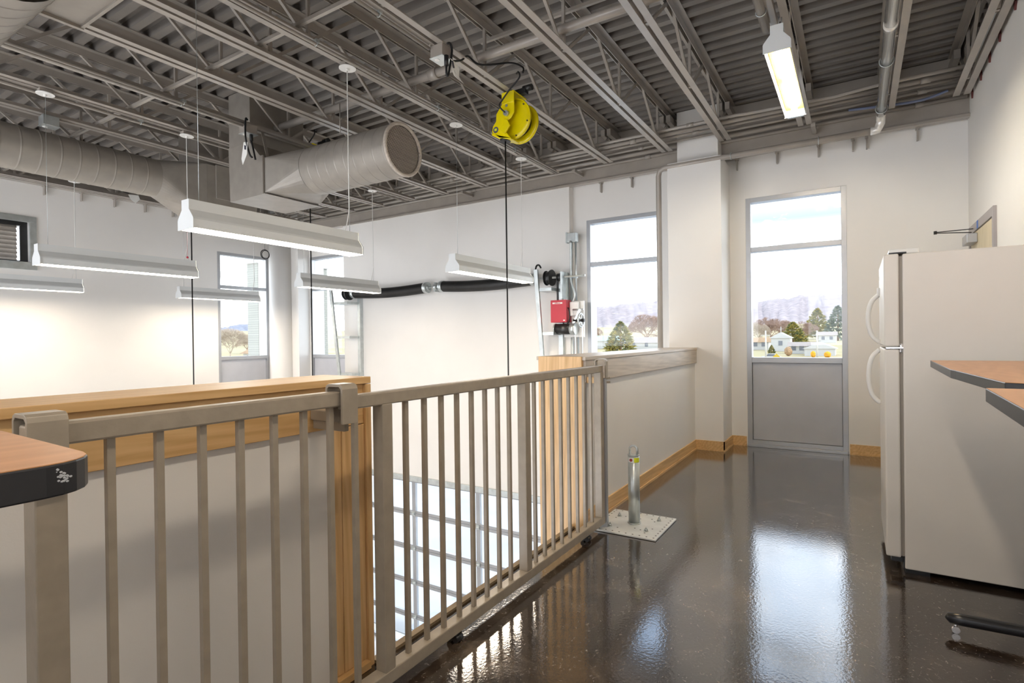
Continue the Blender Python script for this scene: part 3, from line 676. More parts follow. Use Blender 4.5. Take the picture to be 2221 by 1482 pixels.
lampG = make_lamp(.63, 1.87, .42, 3.045, 'unseen strip light added over the near end of the walkway', 'lights over the walkway')
lampG.name = 'strip_light'
for x_ in (.73, 1.77): MB().cyl((x_, .42, 3.21), (x_, .42, 3.31), .004, 6).build('hanger_rod', galv, lampG)
# (0.28..2.2 m from the camera: out of the frame above it, added to light the walkway)
for x_, y_ in ((-1.6, .42), (-1.2, 3.215), (-1.2, 5.58)):  # unseen fixtures added to brighten the room
    dup(lampG if y_ < 1 else lampA, (x_, y_, 3.045 if y_ < 1 else 1.868), 'unseen light fixture added behind the camera, %s row' % {.42: 'walkway', 3.215: 'front', 5.58: 'middle'}[y_], 'added lights behind the camera')

# small hanging wire coil
tag(MB().ring((5.48, 8.2, 2.655), 1, .075, .007, 24, 6).ring((5.485, 8.19, 2.65), 1, .068, .006, 24, 6).cyl((5.48, 8.2, 2.73), (5.48, 8.2, 3.36), .002, 5).build('cable_coil', steeld), 'small dark cable coil hanging on a wire before the far left window', 'cable coil')

# ------------------------------------------------------------------ cord reels
def reel(x, y, z, label, cordlen):
    t = thing('cord_reel', (x, y, z), label, 'cord reel', 'retractable cord reels')
    yc, zc = y-.045, z-.03
    def O(px, py): return (y+px, z+py)
    for k, xx in enumerate((x+.03, x+.155)):
        fl_ = MB().tube([(xx-.010, yc, zc), (xx-.006, yc, zc), (xx+.004, yc, zc), (xx+.012, yc, zc)], .1, 48, radii=[.135, .160, .168, .168]).build('reel_flange', yellow, t)
    MB().cyl((x+.03, yc, zc), (x+.16, yc, zc), .11, 36).build('cord_drum', black, t)
    MB().ring((x+.022, yc, zc), 0, .166, .006, 48, 6).build('flange_rim', yellow, fl_)
    for k in range(6):
        a = k*PI/3+.3; MB().cyl((x+.012, yc+math.cos(a)*.148, zc+math.sin(a)*.148), (x+.022, yc+math.cos(a)*.148, zc+math.sin(a)*.148), .006, 8).build('rivet', steeld, fl_)
    arm = [(.02, .17), (-.10, .16), (-.10, 0), (-.065, -.045), (-.02, -.065), (0, -.10), (-.015, -.15), (-.065, -.215), (.05, -.19), (.125, -.125), (.115, -.08), (.08, -.04), (.08, .015), (.025, .08)]
    MB().prism([O(*p) for p in arm], 0, x-.045, x-.035).build('support_arm', yellow, t, .003)
    MB().prism([O(-.005, -.045), O(-.04, -.06), O(-.065, -.11), O(-.012, -.17), O(.05, -.13), O(0, -.09)], 0, x-.062, x-.046).build('hand_guard', yellow, t, .004)
    MB().prism([O(.13, -.15), O(.07, -.185), O(-.065, -.222), O(-.065, -.208), O(.05, -.165), O(.125, -.13)], 0, x-.045, x+.09).build('cord_guide', yellow, t, .004)
    MB().cyl((x+.0, y+.02, z-.215), (x+.0, y+.02, z-.185), .045, 20).build('guide_mouth', black, t)
    MB().box(x-.04, x+.16, y-.10, y+.02, z+.165, z+.178).box(x-.05, x-.035, y-.10, y+.02, z+.08, z+.178).build('base_plate', yellow, t, .003)
    MB().box(x-.047, x-.0455, y-.085, y-.005, z+.10, z+.150).build('rating_label', ink, t)
    MB().cyl((x-.0475, y+.085, z-.115), (x-.0455, y+.085, z-.115), .026, 20).build('round_decal', ink, t)
    MB().box(x-.0485, x-.0475, y+.073, y+.097, z-.124, z-.104).build('decal_mark', ylab, t)
    MB().cyl((x-.075, y-.03, z-.005), (x-.046, y-.03, z-.005), .022, 16).build('hub_nut', galv, t)
    MB().cyl((x-.049, y-.025, z+.065), (x-.046, y-.025, z+.065), .012, 12).build('hole', galv, t)
    MB().box(x+.05, x+.11, y-.15, y-.05, z+.180, z+.225).build('pivot_bracket', steeld, t, .004)
    MB().cyl((x+.08, y-.20, z+.225), (x+.08, y-.12, z+.225), .026, 14).build('clamp_knob', steeld, t)
    MB().tube(bez([(x-.075, y-.03, z-.005), (x-.10, y+.01, z+.05), (x-.09, y-.015, z+.10), (x-.09, y-.09, z+.17), (x-.09, y-.18, z+.24), (x-.07, y-.16, z+.30), (x+.0, y-.10, z+.33)], 8), .0065, 8).build('feed_cable', black, t)
    MB().cyl((x+.0, y+.02, z-.19), (x+.0, y+.02, z-cordlen), .0065, 8).build('pull_cord', black, t)
    return t
reel(3.93, 2.49, 3.105, 'yellow cord reel hanging from a roof joist, its black cord reaching the lower floor', 5.4)
reel(3.95, 5.06, 3.185, 'second yellow cord reel almost hidden above the open duct end', 5.4)
tag(MB().cyl((3.678, 7.0, 3.30), (3.678, 7.0, -2.4), .008, 8).build('drop_cord', black), 'black drop cord hanging behind the nearest pendant light toward the wooden cap', 'cord')

# outlet boxes with cables and paper tags
def outlet(x, y, z, label, s=1):
    t = thing('outlet_box', (x, y, z), label, 'outlet box', 'overhead outlet boxes')
    MB().box(x-.05, x+.07, y-.055, y+.055, z, z+.085).build('box_body', taupe if s else galv, t, .004)
    MB().box(x-.055, x+.075, y-.06, y+.06, z-.006, z).build('cover_plate', galv, t, .002)
    MB().cyl((x-.015, y+.02, z-.009), (x-.015, y+.02, z-.006), .018, 16).build('receptacle', white_pl, t)
    return t
o1 = outlet(3.06, 2.49, 3.215, 'outlet box under a joist with a plugged cable and a white paper tag')
MB().cyl((3.035, 2.42, 3.21), (3.035, 2.42, 3.14), .016, 12).build('plug', black, o1)
MB().tube(bez([(3.035, 2.42, 3.15), (3.035, 2.42, 3.085), (3.055, 2.42, 3.085), (3.085, 2.42, 3.20), (3.10, 2.42, 3.28), (3.08, 2.42, 3.315), (3.05, 2.42, 3.302)], 8), .008, 8).build('plug_cable', black, o1)
mb = MB()
for k in range(6):
    for j in range(3): pass
vs = [[mb.bm.verts.new((3.045+.045*j+.012*k+.008*math.sin(k*1.3), 2.40-.01*math.sin(j+k), 3.195-.020*k-.012*j)) for j in range(3)] for k in range(6)]
for k in range(5):
    for j in range(2): mb.bm.faces.new((vs[k][j], vs[k][j+1], vs[k+1][j+1], vs[k+1][j]))
tg = mb.build('paper_tag', tagm, o1); tg.modifiers.new('t', 'SOLIDIFY').thickness = .001
MB().bar((3.06, 2.386, 3.175), (3.075, 2.386, 3.13), .02, .001, (0, 1, 0)).build('tag_print', ink, tg)
tag(MB().tube(bez([(3.10, 2.43, 3.205), (3.15, 2.45, 3.228), (3.25, 2.45, 3.277), (3.33, 2.45, 3.341), (3.45, 2.45, 3.335), (3.60, 2.44, 3.386), (3.865, 2.40, 3.50), (3.98, 2.36, 3.50), (3.95, 2.34, 3.44)], 8), .0075, 8).build('feed_cable', black), 'black cable looping from the outlet box along the joist to the yellow reel', 'cable')
o2 = outlet(3.13, 4.93, 3.215, 'outlet box in front of the duct riser, with looped black cables and a tag')
MB().tube(bez([(3.10, 4.88, 3.33), (3.07, 4.86, 3.32), (3.06, 4.85, 3.15), (3.09, 4.84, 3.00), (3.12, 4.84, 2.97)], 8), .009, 8).build('plug_cable', black, o2)
MB().cyl((3.15, 4.90, 3.21), (3.15, 4.90, 3.15), .016, 12).tube(bez([(3.15, 4.90, 3.15), (3.16, 4.88, 3.05), (3.17, 4.87, 2.97)]), .009, 8).build('plug', black, o2)
MB().prism([(4.83, 3.10), (4.89, 3.11), (4.93, 2.96), (4.91, 2.90), (4.84, 2.99)], 0, 3.065, 3.067).build('paper_tag', tagm, o2)
MB().prism([(4.85, 3.03), (4.88, 3.04), (4.88, 3.08), (4.85, 3.07)], 0, 3.063, 3.064).build('tag_print', ink, o2)
o3 = outlet(2.0, 6.20, 3.205, 'bare metal outlet box above the long spiral duct', 0)
o4 = thing('hanging_tag', (3.75, 8.6, 3.2), 'small white paper tag dangling in front of the left wall, under the long duct', 'tag')
MB().prism([(3.665, 3.305), (3.794, 3.32), (3.816, 3.265), (3.757, 3.20), (3.70, 3.24)], 1, 8.60, 8.602).build('paper_tag', tagm, o4)
MB().tube(bez([(3.45, 8.6, 3.36), (3.55, 8.6, 3.335), (3.67, 8.6, 3.32)]), .006, 6).cyl((3.45, 8.6, 3.36), (3.45, 8.6, 3.40), .004, 6).build('tag_cable', black, o4)

# wall louver
lv = thing('wall_louver', (2.23, YL, 2.2), 'metal framed louver high on the left wall at the picture edge', 'louver')
MB().box(1.68, 2.78, YL-.02, YL, 2.80, 2.88).box(1.68, 2.78, YL-.02, YL, 2.19, 2.29).box(1.68, 1.76, YL-.02, YL, 2.29, 2.80).box(2.705, 2.78, YL-.02, YL, 2.29, 2.80).build('frame', galv, lv, .004)
for k in range(9): MB().bar((1.77, YL+.12, 2.32+k*.055), (2.615, YL+.12, 2.32+k*.055), .075, .006, (0, -.8, .6)).build('blade', taupe, lv)
MB().box(2.64, 2.72, YL+.10, YL+.13, 2.24, 2.85).box(1.76, 2.64, YL+.06, YL+.16, 2.76, 2.85).box(1.76, 2.64, YL+.06, YL+.16, 2.24, 2.31).build('dark_backing', steeld, lv)  # dark plates added round the blades to shut out the bright outside

# ------------------------------------------------------------------ railing and gate
GY = 1.39
ra = thing('railing', (.8, GY, 0), 'taupe painted steel railing section in front of the low wall with wood cap', 'railing')
MB().box(.40, 1.19, GY-.022, GY+.022, 1.015, 1.062).build('top_rail', rail_m, ra, .005)
MB().box(.40, 1.19, GY-.022, GY+.022, .035, .085).build('bottom_rail', rail_m, ra, .004)
MB().box(.408, .462, GY-.030, GY+.030, 0, 1.015).build('end_post', rail_m, ra, .003)
for x_ in (.548, .648, .748, .848, .948, 1.046, 1.142): MB().box(x_-.0085, x_+.0085, GY-.0085, GY+.0085, .08, 1.018).build('baluster', rail_m, ra, .001)
ga = thing('gate', (2.24, GY, 0), 'long taupe steel gate with thin bars across the floor opening', 'gate')
MB().box(1.19, 3.262, GY-.022, GY+.022, 1.00, 1.045).build('top_rail', rail_m, ga, .005)
MB().box(1.19, 3.262, GY-.025, GY+.025, .038, .085).build('bottom_rail', rail_m, ga, .004)
for a, b in ((1.342, 1.390), (2.290, 2.338), (3.215, 3.262)):
    MB().box(a, b, GY-.024, GY+.024, .084, 1.002).build('post', rail_m, ga, .003)
for x_ in (1.240, 1.478, 1.580, 1.680, 1.780, 1.880, 1.980, 2.080, 2.176, 2.413, 2.508, 2.605, 2.705, 2.805, 2.908, 3.01, 3.11):
    MB().box(x_-.0085, x_+.0085, GY-.0085, GY+.0085, .084, 1.002).build('baluster', rail_m, ga, .001)
for x_ in (1.75, 3.02):
    mb = MB().box(x_-.02, x_+.02, GY-.018, GY+.018, .024, .040)
    for s in (-1, 1): mb.cyl((x_-.02, GY+s*.014, .014), (x_+.02, GY+s*.014, .014), .014, 14)
    mb.build('caster', black, ga)
MB().bar((3.265, GY-.01, .955), (3.30, GY-.05, .962), .008, .012).bar((3.265, GY-.01, .935), (3.305, GY-.05, .935), .008, .012).build('latch', rail_m, ga)
# U-shaped straps
def strap(x0, x1, label, d=.115):
    t = thing('rail_strap', ((x0+x1)/2, GY, .95), label, 'strap', 'U-shaped straps over the top rail')
    P = [(GY-.036, d+.0), (GY-.036, .02)]
    yo, yi, zt = .040, .031, 1.085
    o_ = [(GY-yo, zt-d), (GY-yo, zt-.016), (GY-yo+.005, zt-.005), (GY-yo+.016, zt), (GY+yo-.016, zt), (GY+yo-.005, zt-.005), (GY+yo, zt-.016), (GY+yo, zt-d)]
    i_ = [(GY+yi, zt-d), (GY+yi, zt-.016), (GY+yi-.008, zt-.009), (GY-yi+.008, zt-.009), (GY-yi, zt-.016), (GY-yi, zt-d)]
    MB().prism(o_+i_, 0, x0, x1).build('strap_body', rail_m, t, .001)
    return t
strap(.395, .462, 'taupe U-shaped strap over the rail end beside the wood table corner', .16)
s2 = strap(1.158, 1.220, 'taupe U-shaped strap where railing and gate meet', .125)
strap(3.262, 3.296, 'pale U-shaped strap over the far end of the gate', .12)
MB().box(3.272, 3.296, GY-.036, GY-.030, .06, .97).build('keeper_strip', galv, s2) if False else None
ks = tag(MB().box(3.266, 3.292, GY-.034, GY+.03, .0, .96).build('keeper_post', alu, bevel=.002), 'slim pale metal keeper post at the far end of the gate', 'post')
tag(MB().box(1.205, 1.265, 1.42, 1.565, .955, .99).box(1.215, 1.235, 1.41, 1.565, .925, .955).build('rail_bracket', rail_m, bevel=.003), 'stubby taupe bracket between the top rail and the wood cap wall', 'bracket', 'railing wall brackets')
tag(MB().box(1.20, 1.27, 1.42, 1.539, .0, .03).build('rail_bracket', rail_m, bevel=.003), 'stubby taupe bracket at floor level behind the gate foot', 'bracket', 'railing wall brackets')
tag(MB().box(3.225, 3.26, 1.415, 1.467, .93, .97).build('wood_block', maple, bevel=.003), 'small wooden block behind the gate end below the rail', 'wood block')
tag(MB().box(1.47, 3.18, 1.545, 1.576, .0, .012).build('edge_angle', mat('edge_angle_paint', (.30, .22, .13), .6, var=.1)), 'brown edge strip along the open side of the floor slab', 'edge strip')

# ------------------------------------------------------------------ roof anchor post
an = thing('anchor_post', (3.43, 1.235, 0), 'galvanized anchor post with eye loop bolted on a perforated plate by the half wall', 'anchor post')
bpl = MB().box(3.205, 3.655, 1.025, 1.455, .002, .012).build('base_plate', mat('bright_galvanized', (.80, .82, .81), .42, .35, var=.04, ns=12), an, .002)
apo = MB().cyl((3.436, 1.237, .012), (3.436, 1.237, .452), .037, 36).build('post', galv, an)
MB().cyl((3.436, 1.237, .012), (3.436, 1.237, .020), .043, 36).build('weld_bead', galv, an)
MB().cyl((3.436, 1.237, .452), (3.436, 1.237, .458), .038, 36).build('top_cap', galv, an)
MB().tube([(3.436, 1.262, .455), (3.436, 1.262, .49)]+arc((3.436, 1.237, .49), .025, 0, PI, 12, 'yz')+[(3.436, 1.212, .455)], .0075, 12).build('eye_loop', galv, an)
def lab(a0, a1, z0, z1, m, name, r=.0378):
    mb = MB(); n = 10; V = [[mb.bm.verts.new((3.436+math.cos(a0+(a1-a0)*k/n)*r, 1.237+math.sin(a0+(a1-a0)*k/n)*r, z)) for k in range(n+1)] for z in (z0, z1)]
    for k in range(n): mb.bm.faces.new((V[0][k], V[0][k+1], V[1][k+1], V[1][k]))
    return mb.build(name, m, apo)
va = PI+math.atan2(1.237, 3.436)
lab(va-1.1, va+.05, .412, .442, tagm, 'label_white'); lab(va+.05, va+1.2, .412, .442, ylab, 'label_yellow')
MB().cyl((3.436+math.cos(va-.45)*.0375, 1.237+math.sin(va-.45)*.0375, .427), (3.436+math.cos(va-.45)*.0395, 1.237+math.sin(va-.45)*.0395, .427), .010, 18).build('label_emblem', redl, apo)
for dx, dy in ((-.13, .11), (.09, .13), (.12, -.13), (-.11, -.12)):
    cx, cy = 3.43+dx, 1.24+dy
    MB().cyl((cx, cy, .012), (cx, cy, .016), .015, 16).cyl((cx, cy, .016), (cx, cy, .028), .011, 6).cyl((cx, cy, .028), (cx, cy, .038), .005, 8).build('bolt', galv, bpl)
mb = MB()
def hole(x_, y_): mb.cyl((x_, y_, .0122), (x_, y_, .0124), .0055, 10)
for k in range(10):
    s = 3.23+k*.0445
    for yy in (1.045, 1.435): hole(s, yy)
for k in range(1, 9):
    s = 1.045+k*.0435
    for xx in (3.23, 3.635): hole(xx, s)
for (a, b) in ((3.29, 1.12), (3.33, 1.16), (3.30, 1.30), (3.33, 1.36), (3.52, 1.13), (3.56, 1.16), (3.53, 1.33), (3.57, 1.30), (3.38, 1.10), (3.48, 1.38), (3.34, 1.20), (3.53, 1.23)): hole(a, b)
mb.build('bolt_hole', black, bpl)

# ------------------------------------------------------------------ refrigerator
fr = thing('refrigerator', (3.77, -.5, 0), 'white top-freezer refrigerator with curved handles against the right wall', 'refrigerator')
MB().box(3.41, 4.12, YR+.02, -.197, .025, 1.625).build('body', fridge_m, fr, .006)
MB().box(3.43, 4.10, -.30, -.20, 0.0, .026).box(3.43, 4.1, YR+.04, YR+.10, 0, .026).build('foot', black, fr)
MB().box(3.425, 4.105, -.197, -.182, .085, 1.615).build('gasket', mat('gasket_grey', (.34, .31, .27), .6, var=0), fr)
fz = MB().box(3.41, 4.12, -.182, -.118, 1.155, 1.628).build('freezer_door', fridge_m, fr, .008, 3)
fd = MB().box(3.41, 4.12, -.182, -.118, .078, 1.142).build('fridge_door', fridge_m, fr, .008, 3)
def handle(z0, z1):
    pts = bez([(4.02, -.116, z0), (4.02, -.075, z0+(z1-z0)*.16), (4.02, -.058, (z0+z1)/2), (4.02, -.075, z1-(z1-z0)*.16), (4.02, -.116, z1)], 8)
    return MB().tube(pts, .013, 12)
handle(1.17, 1.46).build('freezer_handle', white_pl, fz); handle(.80, 1.125).build('fridge_handle', white_pl, fd)
MB().box(4.0, 4.04, -.118, -.105, 1.45, 1.50).build('handle_mount', white_pl, fz, .003)
MB().box(3.405, 3.50, -.20, -.125, 1.143, 1.154).cyl((3.42, -.19, 1.125), (3.42, -.19, 1.17), .009, 12).build('middle_hinge', chrome, fr, .002)
MB().box(3.42, 3.50, -.215, -.14, 1.628, 1.636).build('top_hinge', steeld, fr, .002)
MB().box(3.43, 3.50, -.19, -.14, .05, .076).box(3.42, 3.44, -.20, -.19, .02, .08).build('bottom_hinge', steeld, fr, .002)
MB().cyl((4.05, -.1175, 1.56), (4.05, -.1165, 1.56), .012, 18).build('door_badge', galv, fz)
tag(MB().box(3.52, 3.80, -.275, -.145, 1.637, 1.666).build('plastic_tray', white_pl, bevel=.006), 'shallow cream plastic tray lying on top of the refrigerator', 'tray')

# ------------------------------------------------------------------ tables
def table(name, poly, z, label, th=.030, r=.02):
    t = thing(name, (sum(p[0] for p in poly)/len(poly), sum(p[1] for p in poly)/len(poly), 0), label, 'table', 'wood-look tables with black edges')
    a = MB().prism(poly, 2, z-th, z-.0006).build('edge_band', blackg, t, .002, 2)
    c = Vector((sum(p[0] for p in poly)/len(poly), sum(p[1] for p in poly)/len(poly)))
    n = len(poly); ins = []
    for k in range(n):
        p0, p1, p2 = Vector(poly[k-1]), Vector(poly[k]), Vector(poly[(k+1) % n])
        e1 = (p1-p0).normalized(); e2 = (p2-p1).normalized(); n1 = Vector((-e1.y, e1.x)); n2 = Vector((-e2.y, e2.x)); b = (n1+n2).normalized()
        if (c-p1).dot(b) < 0: b = -b
        ins.append(tuple(p1+b*.0012/max(.4, abs(b.dot(n1)))))
    MB().prism(ins, 2, z-.003, z).build('table_top', tabm, t)
    return t
def t_leg(t, x_, y0, y1, zt):
    ym = (y0+y1)/2
    f = MB().tube([(x_, y1, .050), (x_, y1-.008, .056), (x_, y1-.05, .058), (x_, ym, .062), (x_, y0+.05, .058), (x_, y0, .052)], .02, 14, radii=[.010, .022, .024, .023, .024, .012]).build('foot', blackg, t)
    for yy in (y1-.03, y0+.03):
        MB().cyl((x_-.009, yy, .014), (x_+.009, yy, .014), .014, 16).cyl((x_, yy, .014), (x_, yy, .04), .006, 8).build('caster', chrome, f)
    MB().box(x_-.025, x_+.025, y0+.09, y0+.16, .055, zt).build('leg_column', blackg, t, .005)
tL = [(-.75, .685), (.10, .685)]+[(.265-.05+math.sin(a)*.05, .685+.05-math.cos(a)*.05) for a in (0, .3, .6, .9, 1.2, PI/2)]+[(.272, 1.02), (.24, 1.06), (-.75, 1.06)]
tl = table('table', tL, 1.10, 'wood-look table with a scuffed thick black edge, cut by the left picture edge', .034)
MB().box(-.45, -.38, .86, .93, 0, 1.066).box(-.62, -.2, .84, .95, 0, .03).build('leg', blackg, tl, .005)
random.seed(3)
mb = MB()
for k in range(26):
    a = random.gauss(0, 1); b_ = random.gauss(0, 1)
    mb.sphere((.230+.0028*a+.002*b_, .6865, 1.085-.004*b_), .0012, 1.3, .25, 1, 1)
mb.build('scuff_mark', mat('scuff', (.55, .57, .6), .7, var=0), tl)
t1 = table('table', [(3.08, -.76), (3.06, -.275), (2.32, -.262), (2.25, -.268), (1.75, -.300), (1.72, -.345), (1.72, -.76)], 1.10, 'wood-look table with black edge standing beside the refrigerator, the farther right one')
t_leg(t1, 2.84, -.80, -.30, 1.07)
MB().tube([(3.06, -.585, .052), (3.06, -.60, .056), (3.06, -.70, .056), (3.06, -.80, .052)], .02, 12, radii=[.012, .022, .022, .012]).build('foot', blackg, t1)
t2 = table('table', [(1.55, -.72), (1.555, -.235), (.75, -.205), (.75, -.72)], 1.10, 'nearest wood-look table at the right picture edge')
t_leg(t2, 1.05, -.82, -.56, 1.07)

# ------------------------------------------------------------------ side door with closer
dr = D.objects.new('door_2', None); COL.objects.link(dr); dr.location = (5.84, YR, 0); ORG[dr] = Vector(dr.location); struct(dr)
MB().box(5.34, 5.39, YR, YR+.022, 0, 2.16).box(6.34, 6.39, YR, YR+.022, 0, 2.16).box(5.39, 6.34, YR, YR+.022, 2.09, 2.16).build('frame', mat('door_frame_paint', (.36, .33, .33), .4, var=.02), dr, .002)
MB().box(5.395, 6.335, YR, YR+.012, .01, 2.085).build('leaf', doorw, dr)
clo = MB().box(6.02, 6.26, YR+.012, YR+.085, 1.985, 2.065).build('closer_body', alu, dr, .006)
MB().bar((6.05, YR+.05, 2.075), (5.98, YR+.30, 2.085), .016, .006).bar((6.16, YR+.025, 2.12), (5.98, YR+.30, 2.092), .016, .006).cyl((5.98, YR+.30, 2.075), (5.98, YR+.30, 2.102), .012, 12).build('closer_arm', steeld, clo)
MB().box(5.93, 5.99, YR+.022, YR+.0235, 2.092, 2.158).build('tape', bluet, dr)
MB().cyl((5.46, YR+.012, 1.0), (5.46, YR+.06, 1.0), .02, 16).build('door_handle', chrome, dr)

# ------------------------------------------------------------------ outside
def far(az, d, z=0): a = math.radians(az); return (math.cos(a)*d, math.sin(a)*d, z)
def gz(d):
    pts = [(0, -3.78), (95, -3.78), (170, -2.2), (260, -.6), (400, 4), (700, 14), (1500, 22)]
    for (a, za), (b, zb) in zip(pts, pts[1:]):
        if a <= d <= b: return za+(zb-za)*(d-a)/(b-a)
    return pts[-1][1]
mb = MB(); rings = []
for d in (9, 20, 40, 70, 95, 120, 145, 170, 215, 260, 330, 400, 550, 700, 1100, 1500):
    rings.append([mb.bm.verts.new(far(a, d, gz(d)+(random.uniform(-.15, .15) if d > 90 else 0))) for a in range(-20, 91, 3)])
for A, B in zip(rings, rings[1:]):
    for k in range(len(A)-1): mb.bm.faces.new((A[k], B[k], B[k+1], A[k+1]))
gr = tag(mb.build('ground_field', grass), 'sunlit tan winter fields outside beyond the windows', 'ground', kind='structure')
struct(MB().box(6.84, 75, -30, 45, -3.80, -3.74).build('ground_pavement', pave))
tag(MB().box(7.0, 8.4, 4.9, 6.6, -3.739, -3.73).build('pavement_patch', mat('grey_paving', (.42, .44, .48), .8, var=.12, ns=4)), 'grey patch of paving outside the glass overhead door', 'paving')
def hill(name, label, a0, a1, hf, m, R=2600, da=.25):
    mb = MB(); G = []
    for i, (d, k) in enumerate(((1400, 0), (1700, .18), (2000, .45), (2300, .78), (R, 1), (R+500, .8))):
        row = []; a = a0
        while a <= a1+1e-6:
            h = hf(a); z = 22+(h*R-22)*k
            z += (random.uniform(-6, 6) if 0 < i else 0)*(1 if k < 1 else .6)
            row.append(mb.bm.verts.new(far(a, d, z))); a += da
        G.append(row)
    for A, B in zip(G, G[1:]):
        for k in range(len(A)-1): f = mb.bm.faces.new((A[k], B[k], B[k+1], A[k+1])); f.smooth = True
    return tag(mb.build(name, m), label, 'hill')
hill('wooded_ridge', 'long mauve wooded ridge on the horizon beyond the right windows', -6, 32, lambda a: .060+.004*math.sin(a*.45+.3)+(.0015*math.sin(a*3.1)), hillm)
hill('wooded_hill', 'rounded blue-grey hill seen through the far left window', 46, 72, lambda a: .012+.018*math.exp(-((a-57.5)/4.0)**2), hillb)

def conifer(az, d, top, w, label, m=leafg, seed=1):
    rnd = random.Random(seed); x0, y0, _ = far(az, d); zb = gz(d); H = top-zb
    t = thing('evergreen_tree', (x0, y0, zb), label, 'tree')
    MB().cyl((x0, y0, zb), (x0, y0, top-.5), w*.04, 8, w*.015).build('trunk', brownb, t)
    mb = MB(); n = 520
    for k in range(n):
        f = rnd.random()**.8; rr = w/2*(1-f**1.5)**.8*(.45+.55*rnd.random()); a = rnd.random()*2*PI
        cx, cy, cz = x0+math.cos(a)*rr, y0+math.sin(a)*rr, zb+H*(.04+.94*f)
        s = w*.10*(1.15-f*.7)
        # ragged clump: a few tilted blades
        for j in range(5):
            v = Vector((math.cos(a+rnd.uniform(-.9, .9)), math.sin(a+rnd.uniform(-.9, .9)), rnd.uniform(-.2, .7))).normalized()*s*1.7
            u = v.cross(Vector((rnd.uniform(-1, 1), rnd.uniform(-1, 1), 1))).normalized()*s*.45
            p = Vector((cx, cy, cz)); vv = [mb.bm.verts.new(q) for q in (p-u, p+v*.6-u*.3, p+v, p+u)]
            mb.bm.faces.new(vv)
    mb.build('foliage', m, t); return t
def bare(az, d, top, w, label, m=twig, seed=1):
    rnd = random.Random(seed); x0, y0, _ = far(az, d); zb = gz(d); H = top-zb
    t = thing('bare_tree', (x0, y0, zb), label, 'tree')
    mt = MB(); mt.cyl((x0, y0, zb), (x0, y0, zb+H*.35), w*.03, 7, w*.02); mt.build('trunk', m, t)
    mb = MB()
    def br(p, v, r, dep):
        q = p+v; mb.bar(p, q, r)
        if dep == 0: return
        for k in range(4 if dep > 1 else 5):
            nv = (v.normalized()+Vector((rnd.uniform(-.8, .8), rnd.uniform(-.8, .8), rnd.uniform(-.55, .6)))).normalized()*v.length*.76
            br(q, nv, r*.65, dep-1)
    for k in range(6):
        a = k*PI/3+rnd.random(); br(Vector((x0, y0, zb+H*.25)), Vector((math.cos(a)*w*.13, math.sin(a)*w*.13, H*(.12+.16*rnd.random()))), w*.014, 5)
    mb.build('branches', m, t); return t
conifer(20.95, 118, 4.6, 6.6, 'bushy sunlit evergreen filling the foot of the window behind the half wall', leafg, 3)
conifer(5.05, 175, 5.0, 7.2, 'rounded yellow-green evergreen in the middle of the right window', leafg, 5)
conifer(3.05, 262, 12.4, 10, 'tall olive evergreen at the right side of the right window', leafg, 8)
conifer(1.45, 235, 12.0, 9, 'tall blue-green evergreen at the right edge of the right window', leafb, 9)
conifer(6.85, 130, -.8, 1.6, 'narrow small evergreen by the two-storey house', leafg, 10)
bare(6.9, 230, 6.2, 12, 'brown bare tree left of the evergreen in the right window', twig, 2)
bare(8.0, 210, 5.0, 9, 'pale bare tree at the left edge of the right window', twigw, 3)
bare(4.0, 225, 5.2, 7, 'brown bare tree between the evergreens of the right window', twig, 4)
bare(6.0, 300, 7.0, 12, 'faint bare tree far behind the roofs of the right window', twig, 6)
bare(18.3, 200, 8.2, 14, 'round reddish bare tree right of the bushy evergreen', twig, 5)
bare(24.0, 190, 3.6, 8, 'low bare tree at the left edge of the window behind the half wall', twig, 7)
bare(59.3, 135, 3.4, 6, 'pale bare tree in the far left window', twigw, 12)
bare(57.9, 170, 3.2, 5, 'reddish bare tree in the far left window', twig, 13)
def shrub(az, d, h, w, label, m):
    x0, y0, _ = far(az, d); zb = gz(d); t = thing('round_shrub', (x0, y0, zb), label, 'shrub')
    MB().cyl((x0, y0, zb), (x0, y0, zb+h*.3), w*.06, 7).build('stem', brownb, t)
    mb = MB().sphere((x0, y0, zb+h*.5), 1, w/2, w/2, h/2, 3); rnd = random.Random(int(az*10))
    for v in mb.bm.verts: v.co += Vector((rnd.uniform(-1, 1), rnd.uniform(-1, 1), rnd.uniform(-1, 1)))*w*.04
    mb.build('foliage', m, t)
shrub(5.45, 128, 1.9, 1.5, 'brown rounded shrub in front of the two-storey house', brownb)
shrub(3.42, 122, 1.3, .9, 'orange egg-shaped shrub left of the big gable', orangeb)
shrub(2.28, 122, 1.2, 1.2, 'orange rounded shrub right of the big gable', orangeb)
def house(az, d, wd, dp, wallh, roofh, label, rm=roofm, gable=False, wins=2):
    x0, y0, _ = far(az, d); zb = gz(d); t = thing('house', (x0, y0, zb), label, 'house')
    MB().box(x0, x0+dp, y0-wd/2, y0+wd/2, zb, zb+wallh).build('walls', siding, t)
    if gable: MB().prism([(y0-wd/2-.4, zb+wallh), (y0+wd/2+.4, zb+wallh), (y0, zb+wallh+roofh)], 0, x0-.3, x0+dp+.3).build('roof', siding if gable == 2 else rm, t)
    else: MB().prism([(x0-.5, zb+wallh), (x0+dp+.5, zb+wallh), (x0+dp/2, zb+wallh+roofh)], 1, y0-wd/2-.4, y0+wd/2+.4).build('roof', rm, t)
    for k in range(wins):
        yy = y0-wd/2+wd*(k+.6)/(wins+.2); MB().box(x0-.06, x0, yy-.45, yy+.45, zb+wallh*.45, zb+wallh*.45+1.1).build('window', glassd, t)
    return t
house(6.1, 148, 4.2, 5, 3.2, 1.4, 'white two-storey gabled house behind the brown shrub', roofm, 2, 1)
